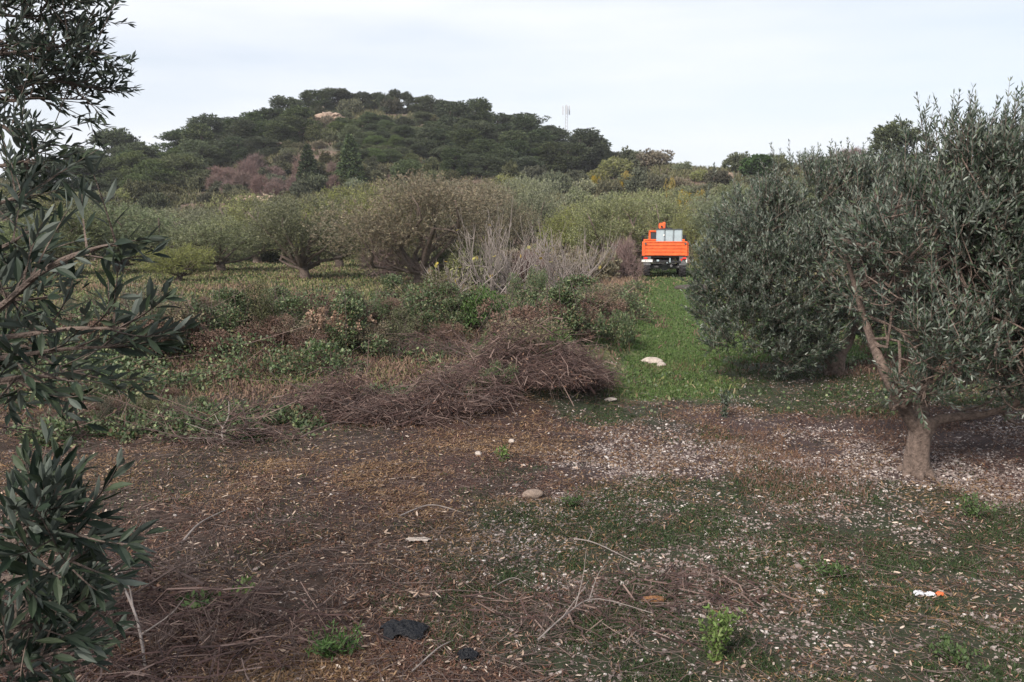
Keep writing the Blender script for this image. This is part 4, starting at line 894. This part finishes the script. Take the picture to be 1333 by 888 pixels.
# ------------------------------------------------------------------ the hill
PH = [8.9, 8.4, 9.5, 8.9, 7.9]; PW = [6.4, 7.4, 5.4, 6.8, 7.2]
sky_pines = [(48, 198, 72, .86), (118, 205, 62, .88), (175, 180, 60, .92), (238, 162, 56, .97), (275, 146, 62, .97), (318, 150, 66, .98), (350, 136, 54, .98), (374, 122, 44, .98), (410, 113, 48, .99), (440, 111, 44, 1),
    (425, 112, 36, .99), (456, 118, 32, 1), (492, 117, 30, 1), (502, 121, 28, .98), (545, 123, 32, 1), (571, 125, 38, 1), (470, 117, 34, 1), (512, 113, 30, 1), (530, 116, 26, 1), (556, 122, 38, 1), (585, 128, 46, .99), (612, 138, 50, .98), (648, 143, 52, .97), (685, 142, 58, .97), (716, 160, 36, .97), (760, 170, 40, .97), (772, 176, 38, .97)]
def dist_at(px): return float(np.interp(px, _SK[:, 0], _SK[:, 2]))
pl = {48: 'dark pine at the left foot of the hill behind the near olive sprays', 118: 'broad pine left of the pale green pointed one', 175: 'tall pine with a light green flank left of the hill', 685: 'largest dark pine of the right shoulder of the hill', 410: 'flat topped pine at the left end of the summit', 440: 'tallest rounded pine on the summit'}
for i, (px, top, w, f) in enumerate(sky_pines):
    k = [0, 1, 2][i % 3] if px != 175 else 3
    place_top('pine_tree', 'tree', pl.get(px, 'dark pine on the left skyline of the hill' if px < 400 else ('dark pine on the summit of the hill' if px < 600 else 'dark pine on the right skyline of the hill')), PN[k], PH[k], PW[k], px, top, dist_at(px)*f*.945, w*(.95 if 400 < px < 600 else 1.25), 'pines on the skyline of the hill', hmin=3)
def fill(poly, n, mind, rr_):
    P = []; x0, y0 = np.min(poly, 0); x1, y1 = np.max(poly, 0); tries = 0
    while len(P) < n and tries < n*60:
        tries += 1; q = np.array([rr_.uniform(x0, x1), rr_.uniform(y0, y1)])
        if not inpoly(q[:1], q[1:], poly)[0]: continue
        if P and min(((a[0]-q[0])/1.6)**2+((a[1]-q[1]))**2 for a in P) < mind**2: continue
        P.append(q)
    return P
fr = np.random.default_rng(99)
def fill_pines(poly, n, mind, label, ks, wpx, asp, grp):
    for q in fill(poly, n, mind, fr):
        c = ground_at(*q); k = int(fr.choice(ks)); w = fr.uniform(*wpx)/F0*c[1]; s = w/PW[k]
        place('pine_tree', 'tree', label, PN[k], (c[0], c[1], c[2]-.1), s, sz=s*asp*fr.uniform(.85, 1.15), group=grp)
fill_pines([(560, 180), (620, 178), (700, 196), (780, 212), (780, 222), (700, 235), (590, 232), (545, 205)], 46, 9, 'dark pine in the dense wood on the right flank of the hill', [0, 1, 2], (36, 58), .55, 'pines on the right flank')
fill_pines([(215, 228), (240, 208), (330, 190), (392, 174), (395, 186), (350, 205), (290, 218)], 28, 9, 'dark pine in the wood on the left flank of the hill', [0, 1, 2], (36, 60), .58, 'pines on the left flank')
fill_pines([(90, 250), (150, 225), (260, 225), (280, 250), (200, 258), (100, 262)], 16, 10, 'lighter green pine at the left foot of the hill', [3, 4, 0], (45, 75), .62, 'pines at the left foot')
fill_pines([(430, 172), (560, 166), (560, 215), (450, 215)], 34, 8, 'scattered pine on the middle face of the hill', [0, 3, 4], (24, 36), .6, 'scattered pines on the hill face')
for (px, py, h, lb) in [(402, 254, 6.2, 'dark conical conifer at the foot of the hill, left of the pair'), (457, 248, 7.0, 'dark conical conifer at the foot of the hill, right of the pair')]:
    c = ground_at(px, py-4); place('conifer_tree', 'tree', lb, CF, (c[0], c[1], c[2]-.1), h/7*1.3, sz=h/7, group='conical conifers')
place_top('pine_tree', 'tree', 'lone umbrella pine on the skyline behind the right olive', PN[1], PH[1], PW[1], 1170, 152, 100, 95, hmin=3)
place_top('pine_tree', 'tree', 'lime green pine in front of the dark pine wood', PN[4], PH[4], PW[4], 530, 200, 110, 55, hmin=2)
def fill_shrubs(poly, n, mind, label, ks, wpx, asp, grp, name='shrub'):
    hs = [2.1, 2.7, 1.7, 2.5, 2.5, 2.5, 2.3, 2.5, 2.3]
    for q in fill(poly, n, mind, fr):
        c = ground_at(*q); k = int(fr.choice(ks)); w = fr.uniform(*wpx)/F0*c[1]; s = w/3.6
        place(name, 'bush', label, SH[k], (c[0], c[1], c[2]-.05), s, sz=w*asp*fr.uniform(.8, 1.2)/hs[k], group=grp, pn=('stem', 'foliage'))
fill_shrubs([(400, 150), (440, 135), (560, 140), (620, 180), (600, 240), (400, 240), (330, 225), (370, 190)], 65, 7, 'olive green scrub bush on the middle face of the hill', [0, 1, 2, 0, 8, 4], (16, 34), .6, 'scrub bushes on the hill face')
fill_shrubs([(200, 235), (400, 225), (600, 240), (600, 262), (200, 266)], 40, 8, 'scrub bush at the foot of the hill behind the orchard', [0, 1, 4, 3, 2], (24, 44), .6, 'scrub bushes along the foot of the hill')
fill_shrubs([(250, 238), (440, 236), (440, 256), (250, 258)], 16, 8, 'purple bare bush along the foot of the hill', [3], (26, 44), .7, 'purple bushes at the foot of the hill')
fill_shrubs([(780, 205), (900, 222), (1060, 226), (1333, 222), (1333, 290), (900, 290), (640, 262), (640, 240), (760, 232)], 70, 9, 'scrub bush on the low ridge behind the truck', [0, 1, 2, 0, 4, 8, 4, 5], (26, 50), .62, 'scrub bushes on the low ridge')
fill_shrubs([(-100, 318), (860, 318), (860, 342), (-100, 342)], 40, 8, 'low grey green bush in the shade behind the orchard trunks', [0, 1, 8, 0], (45, 85), .5, 'bushes behind the orchard')
fill_shrubs([(0, 262), (200, 262), (200, 285), (0, 285)], 18, 9, 'scrub bush below the left pines', [0, 4, 5], (35, 60), .6, 'scrub bushes below the left pines')
fill_shrubs([(790, 202), (860, 213), (940, 222), (1120, 222), (1120, 226), (790, 210)], 20, 6, 'dark bush on the skyline of the low ridge', [1, 0], (14, 34), .8, 'bushes on the low skyline')
for (px, py, w, h, lb) in [(805, 258, 2.6, 2.6, 'yellow orange autumn tree left of the truck'), (828, 250, 2.8, 2.8, 'orange autumn tree above the truck'), (872, 262, 2.2, 3.4, 'brightest yellow autumn tree above the tank'), (890, 276, 3.2, 2.8, 'orange yellow autumn tree right of the tank'), (775, 246, 2.4, 2.2, 'faint yellow tree left of the orange ones'), (912, 268, 1.8, 2.2, 'small orange autumn tree at the edge of the right thicket'), (815, 240, 2.4, 2.2, 'small yellow tree high above the truck')]:
    bush(lb, 6, px, py, h, w, 'autumn_tree', 'tree', 'yellow autumn trees')
bush('dark rounded tree on the low skyline right of the stone wall', 7, 988, 232, 4.0, 9, 'oak_tree', 'tree')
bush('dark rounded tree partly behind the skyline oak', 0, 1005, 232, 3.2, 6, 'oak_tree', 'tree')
bush('bare twiggy shrub on the skyline left of the lone umbrella pine', 3, 1110, 222, 3.0, 8)

def scrub_cover():
    mb = MB(); n = 60000; u = fr.random(n); y = 62 + (215-62)*u**.9; x = (fr.random(n)*2-1)*.72*y; g = fbm(x, y, .12, 3, 7); ok = g > .34; x, y = x[ok], y[ok]
    P = on(np.stack([x, y], 1)); tufts(mb, P, np.tile([[0, 0, 1.]], (len(P), 1)), .75, .15, 6, fr, .7, .7)
    tag(mb.build('hill_scrub', M['scrub']), 'low olive green scrub covering the hill between trees', kind='stuff')
    mb = MB(); n = 16000; y = 60 + 90*fr.random(n); x = (fr.random(n)*2-1)*.72*y; g = fbm(x, y, .12, 3, 7); ok = g < .48; x, y = x[ok], y[ok]
    P = on(np.stack([x, y], 1)); tufts(mb, P, np.tile([[0, 0, 1.]], (len(P), 1)), .5, .05, 4, fr, .8, .5)
    tag(mb.build('dry_scrub', M['scrub_purple']), 'reddish dry scrub and heather on the slope', kind='stuff')
scrub_cover()
# rocks, walls and mast on the hill
def outcrop(label, px, py, wpx, hpx, n, m='hill_rock', name='rock_outcrop', cat='rock', lift=0.):
    c = ground_at(px, py); w = wpx/F0*c[1]; h = hpx/F0*c[1]; mb = MB(); P = np.stack([fr.uniform(-.5, .5, n)*w, fr.uniform(-.3, .3, n)*w*.4, fr.uniform(0, 1, n)*h*.8], 1)
    rocks(mb, P, fr.uniform(.12, .3, n)*min(w, h*3), fr, .6); o = mb.build(name, M[m]); o.location = c + [0, 0, lift]; tag(o, label, cat)
outcrop('pink tan rock face on the left side of the summit', 430, 165, 26, 9, 26, lift=1.2)
outcrop('small pale rock left above the pink tan rock face', 416, 155, 10, 12, 10, lift=0.9)
outcrop('broken pale rocks just below the summit pines', 488, 134, 42, 14, 40, lift=1.2)
outcrop('small pale rock in the pines of the left flank', 362, 199, 14, 6, 8, lift=1)
outcrop('low heap of pale rubble behind the left orchard', 332, 268, 44, 7, 40, lift=0.6)
outcrop('pale stones on the slope above the rubble heap', 300, 246, 22, 4, 16, lift=0.5)
outcrop('pale rock patch behind the trees left of the truck', 800, 222, 16, 6, 12, lift=0.6)
def drywall(label, px, py, wpx, hpx):
    c = ground_at(px, py); w = wpx/F0*c[1]; h = hpx/F0*c[1]; mb = MB(); rows = 6; P = []
    for r_ in range(rows):
        for k in range(16): P.append([(-.5+(k+.5*(r_ % 2))/16)*w, fr.normal()*.06, (r_+.4)/rows*h])
    rocks(mb, np.array(P), np.full(len(P), h/rows*1.0), fr, .75); mb.add(np.array([[x*w*.49, y*.16, z*h*.9] for x in (-1, 1) for y in (-1, 1) for z in (0, 1)]), [[0, 1, 3, 2], [4, 6, 7, 5], [0, 4, 5, 1], [2, 3, 7, 6], [1, 5, 7, 3]])
    o = mb.build('stone_wall', M['hill_rock']); o.location = c; tag(o, label, 'wall')
drywall('pale pinkish dry stone wall on the low ridge right of the truck', 938, 236, 32, 11)
def mast():
    p = at_d(737, 158, 172); z = float(terrain(p[0], p[1])); t = thing('antenna_mast', 'thin grey telephone mast with antennas above the hill pines', 'mast', (p[0], p[1], z)); H = at_d(737, 131, 172)[2]-z
    mb = MB()
    for k in range(3):
        a = k*2.094; tube(mb, [[math.cos(a)*.35, math.sin(a)*.35, 0], [math.cos(a)*.25, math.sin(a)*.25, H*.9]], [.06, .05], 5)
    n = 16; zs = np.linspace(0, H*.9, n)
    for k in range(3):
        a, b = k*2.094, (k+1)*2.094
        segs(mb, [[math.cos(a)*.33, math.sin(a)*.33, q] for q in zs[:-1]], [[math.cos(b)*.33, math.sin(b)*.33, q] for q in zs[1:]], .03, .03)
    mb.build('lattice_tower', M['mast_grey'], t)
    for k in range(3):
        a = k*2.094+.5; m2 = MB(); c = np.array([math.cos(a)*.75, math.sin(a)*.75, H*.82]); s = np.array([.13, .1, .9])
        V = c + np.array([[x, y, q] for x in (-1, 1) for y in (-1, 1) for q in (-1, 1)])*s
        m2.add(V, [[0, 1, 3, 2], [4, 6, 7, 5], [0, 4, 5, 1], [2, 3, 7, 6], [1, 5, 7, 3], [0, 2, 6, 4]]); segs(m2, [c*[.3, .3, 1]], [c], .04, .04); m2.build('antenna', M['mast_grey'], t)
mast()

# ------------------------------------------------------------------ the orange truck
def bxm(bm, c, s, bev=.0, rot=None):
    r_ = bmesh.ops.create_cube(bm, size=1, matrix=Matrix.Translation(c) @ (rot or Matrix()) @ Matrix.Diagonal((*s, 1)))
    if bev:
        es = list({e for v in r_['verts'] for e in v.link_edges}); bmesh.ops.bevel(bm, geom=es, offset=bev, segments=2, affect='EDGES')
def cyl(bm, c, r_, d, axis='X', seg=24, r2=None):
    rot = {'X': Matrix.Rotation(R(90), 4, 'Y'), 'Y': Matrix.Rotation(R(90), 4, 'X'), 'Z': Matrix()}[axis]
    bmesh.ops.create_cone(bm, cap_ends=True, segments=seg, radius1=r_, radius2=r_ if r2 is None else r2, depth=d, matrix=Matrix.Translation(c) @ rot)
def bmo(name, bm, m, parent=None, smooth=False):
    me = bpy.data.meshes.new(name); bm.to_mesh(me); bm.free(); me.materials.append(M[m])
    if smooth:
        for p in me.polygons: p.use_smooth = True
    o = bpy.data.objects.new(name, me); COL.objects.link(o)
    if parent: o.parent = parent
    return o
def truck():
    c = flat(865, 361.5); z = float(terrain(*c))
    yaw = -math.atan2(c[0], c[1]) + R(1.5)
    t = thing('utility_truck', 'small orange dropside truck seen from behind on the green lane', 'truck', (c[0], c[1], z), yaw)
    bm = bmesh.new(); bxm(bm, (-.38, 2.1, .82), (.09, 4.3, .16)); bxm(bm, (.38, 2.1, .82), (.09, 4.3, .16))
    for y in (0, .9, 1.9, 3.0): bxm(bm, (0, y, .82), (.8, .1, .12))
    bxm(bm, (0, -.12, .80), (1.5, .08, .10), .01); cyl(bm, (0, -.22, .80), .05, .2, 'Y', 12); bmo('chassis', bm, 'truck_black', t)
    bm = bmesh.new(); cyl(bm, (0, .42, .52), .08, 1.6); bxm(bm, (0, .42, .52), (.36, .3, .3), .06); cyl(bm, (0, 2.95, .52), .08, 1.6); bmo('axle', bm, 'truck_grey', t)
    # bed
    bm = bmesh.new(); bxm(bm, (0, 1.2, 1.10), (2.04, 2.6, .07), .01)
    for y in np.linspace(.1, 2.3, 6): bxm(bm, (0, y, 1.03), (1.9, .07, .07))
    bmo('bed_floor', bm, 'truck_grey', t)
    def board(name, w, h, rot, loc):
        bm = bmesh.new(); bxm(bm, (0, 0, h/2), (w, .035, h), .008)
        for k in (0.06, .30, .52, .74, .95): bxm(bm, (0, -.026, h*k), (w*.985, .045, .035), .006)
        bxm(bm, (-w/2+.03, -.03, h/2), (.07, .045, h*1.0), .01); bxm(bm, (w/2-.03, -.03, h/2), (.07, .045, h*1.0), .01)
        o = bmo(name, bm, 'truck_orange', t); o.location = loc; o.rotation_euler = (0, 0, rot); return o
    tg = board('tailgate', 2.08, .70, 0, (0, -.12, 1.09))
    for x in (-.95, .95):
        bm = bmesh.new(); bxm(bm, (x, -.065, .58), (.05, .04, .10), .008); cyl(bm, (x, -.09, .60), .018, .12, 'X', 8); bmo('latch', bm, 'truck_grey', tg)
    board('side_board', 2.6, .66, R(-90), (-1.06, 1.2, 1.09)); board('side_board', 2.6, .66, R(90), (1.06, 1.2, 1.09)); board('front_board', 2.08, .78, 0, (0, 2.53, 1.09))
    # cab in front of the bed
    bm = bmesh.new(); bxm(bm, (0, 3.25, 1.25), (1.62, 1.15, .75), .06); bxm(bm, (-.74, 2.78, 1.92), (.10, .10, .65), .02); bxm(bm, (.74, 2.78, 1.92), (.10, .10, .65), .02)
    bxm(bm, (-.72, 3.7, 1.92), (.08, .08, .65), .02); bxm(bm, (.72, 3.7, 1.92), (.08, .08, .65), .02); bxm(bm, (0, 2.78, 1.66), (1.5, .07, .16), .01)
    bxm(bm, (0, 4.2, 1.1), (1.3, .95, .65), .08); cab = bmo('cab', bm, 'truck_orange', t)
    bm = bmesh.new(); bxm(bm, (0, 3.25, 2.27), (1.62, 1.1, .09), .04); bmo('roof', bm, 'truck_orange', cab)
    for (a, s) in (((0, 2.79, 1.98), (1.38, .02, .5)), ((-.76, 3.25, 1.95), (.02, .85, .52)), ((.76, 3.25, 1.95), (.02, .85, .52)), ((0, 3.72, 1.95), (1.36, .02, .52))):
        bm = bmesh.new(); bxm(bm, a, s); bmo('window', bm, 'glass', cab)
    for sx in (-1, 1):
        bm = bmesh.new(); bxm(bm, (sx*1.08, 3.55, 1.93), (.16, .05, .28), .02); cyl(bm, (sx*.93, 3.57, 2.05), .014, .34, 'X', 8); bmo('mirror', bm, 'truck_black', t)
        bm = bmesh.new(); bxm(bm, (sx*.55, 4.69, 1.15), (.2, .03, .2), .01); bmo('headlight', bm, 'white_paint', t)
    # orange lifting gear rising behind the cab
    bm = bmesh.new(); cyl(bm, (-.12, 2.68, 1.8), .10, 1.4, 'Z', 16); bxm(bm, (-.12, 2.62, 2.55), (.34, .30, .30), .04); bxm(bm, (-.02, 3.1, 2.62), (.14, 1.0, .16), .02, Matrix.Rotation(R(-6), 4, 'X')); crane = bmo('crane', bm, 'truck_orange', t)
    bm = bmesh.new(); bxm(bm, (.08, 2.44, 2.52), (.07, .05, .24), .01); cyl(bm, (-.14, 2.44, 2.52), .05, .06, 'Y', 12); cyl(bm, (-.30, 2.60, 2.50), .03, .35, 'Z', 10); bmo('hydraulic_cylinder', bm, 'truck_black', crane)
    # wheels
    for (x, y) in ((-.86, .42), (.86, .42), (-.86, 2.95), (.86, 2.95)):
        bm = bmesh.new(); r_, w = .52, .34
        prof = [(.30, -w/2+.02), (.42, -w/2), (.49, -w/2+.02), (r_, -w/2+.07), (r_+.003, 0), (r_, w/2-.07), (.49, w/2-.02), (.42, w/2), (.30, w/2-.02)]
        n = 32; vs = [[bm.verts.new((b, math.cos(i*2*math.pi/n)*a, math.sin(i*2*math.pi/n)*a)) for (a, b) in prof] for i in range(n)]
        for i in range(n):
            for j in range(len(prof)-1): bm.faces.new((vs[i][j], vs[(i+1) % n][j], vs[(i+1) % n][j+1], vs[i][j+1]))
        for i in range(22):
            a = i*2*math.pi/22
            for sx in (-1, 1): bxm(bm, (sx*.085, math.cos(a+sx*.07)*(r_+.006), math.sin(a+sx*.07)*(r_+.006)), (.15, .05, .04), 0, Matrix.Rotation(a+sx*.07-R(90), 4, 'X') @ Matrix.Rotation(sx*R(18), 4, 'Z'))
        wh = bmo('wheel', bm, 'tyre', t); wh.location = (x, y, .51)
        bm = bmesh.new(); cyl(bm, (0, 0, 0), .305, .2, 'X', 24); cyl(bm, (.07 if x > 0 else -.07, 0, 0), .11, .16, 'X', 12); bmo('rim', bm, 'rim', wh)
    # rear lights, flaps, plates, exhaust
    for sx in (-1, 1):
        bm = bmesh.new(); bxm(bm, (sx*.86, -.10, .84), (.36, .02, .42), .006); bmo('mudflap', bm, 'truck_grey', t)
        bm = bmesh.new(); bxm(bm, (sx*.93, -.17, .98), (.18, .06, .09), .01); bmo('tail_lamp', bm, 'red_paint', t)
    bm = bmesh.new(); bxm(bm, (-.86, -.15, .845), (.52, .02, .12), .004); bp = bmo('marker_board', bm, 'white_paint', t)
    bm = bmesh.new()
    for k in range(3): bxm(bm, (-.86+(-.09+.09*k), -.163, .845), (.035, .006, .06))
    bmo('digits', bm, 'truck_grey', bp)
    bm = bmesh.new(); v = [bm.verts.new(p) for p in ((.72, -.125, .95), (.86, -.125, .95), (.79, -.125, .83), (.72, -.115, .95), (.86, -.115, .95), (.79, -.115, .83))]
    for f in ((0, 1, 2), (5, 4, 3), (0, 3, 4, 1), (1, 4, 5, 2), (2, 5, 3, 0)): bm.faces.new([v[i] for i in f])
    bmo('reflector', bm, 'red_paint', t)
    bm = bmesh.new(); bxm(bm, (1.03, -.13, .86), (.05, .03, .24), .006); bmo('white_marker', bm, 'white_paint', t)
    bm = bmesh.new(); bxm(bm, (-.34, -.18, .86), (.12, .05, .09), .01); bxm(bm, (.24, -.18, .88), (.06, .04, .22), .01); cyl(bm, (.10, -.2, .76), .03, .16, 'Y', 10); bmo('coupling', bm, 'tank', t)
    bm = bmesh.new(); cyl(bm, (-.05, -.1, .72), .02, 1.1, 'X', 8); cyl(bm, (.3, .3, .62), .06, 1.3, 'Y', 12); bmo('exhaust', bm, 'truck_grey', t)
    # tank standing on the bed
    k = thing('water_tank', 'pale grey box shaped tank standing in the bed of the orange truck', 'tank', (0, 0, 0), yaw)
    off = Matrix.Rotation(yaw, 4, 'Z') @ Vector((.19, .75, 1.14)); k.location = (c[0]+off.x, c[1]+off.y, z+off.z)
    bm = bmesh.new()
    for x in (-.42, 0, .42): bxm(bm, (x, 0, .62), (.40, 1.1, 1.2), .035)
    bmo('tank_body', bm, 'tank', k)
    bm = bmesh.new()
    for x in (-.21, .21): bxm(bm, (x, -.53, .62), (.022, .04, 1.16))
    bmo('seam', bm, 'tank_dark', k)
    bm = bmesh.new(); bxm(bm, (0, 0, 1.235), (1.28, 1.14, .035), .008); bmo('top_frame', bm, 'tank_dark', k)
    bm = bmesh.new(); cyl(bm, (0, 0, 1.28), .14, .07, 'Z', 20); bmo('lid', bm, 'truck_black', k)
    bm = bmesh.new(); cyl(bm, (-.26, -.56, .95), .035, .02, 'Y', 12); bmo('sticker', bm, 'white_paint', k)
truck()

def haze():
    m = bpy.data.materials.new('haze'); m.use_nodes = True; t = m.node_tree; t.nodes.clear()
    o = N(t, 'ShaderNodeOutputMaterial'); v = N(t, 'ShaderNodeVolumePrincipled'); v.inputs['Density'].default_value = .00028; v.inputs['Color'].default_value = (.90, .93, 1, 1)
    t.links.new(v.outputs[0], o.inputs['Volume'])
    bm = bmesh.new(); bmesh.ops.create_cube(bm, size=1, matrix=Matrix.Translation((0, 0, 40)) @ Matrix.Diagonal((11000, 11000, 90, 1))); me = bpy.data.meshes.new('haze'); bm.to_mesh(me); bm.free(); me.materials.append(m)
    ob = bpy.data.objects.new('haze', me); COL.objects.link(ob); tag(ob, 'thin pale air haze over the fields and the hill', kind='stuff')
haze()
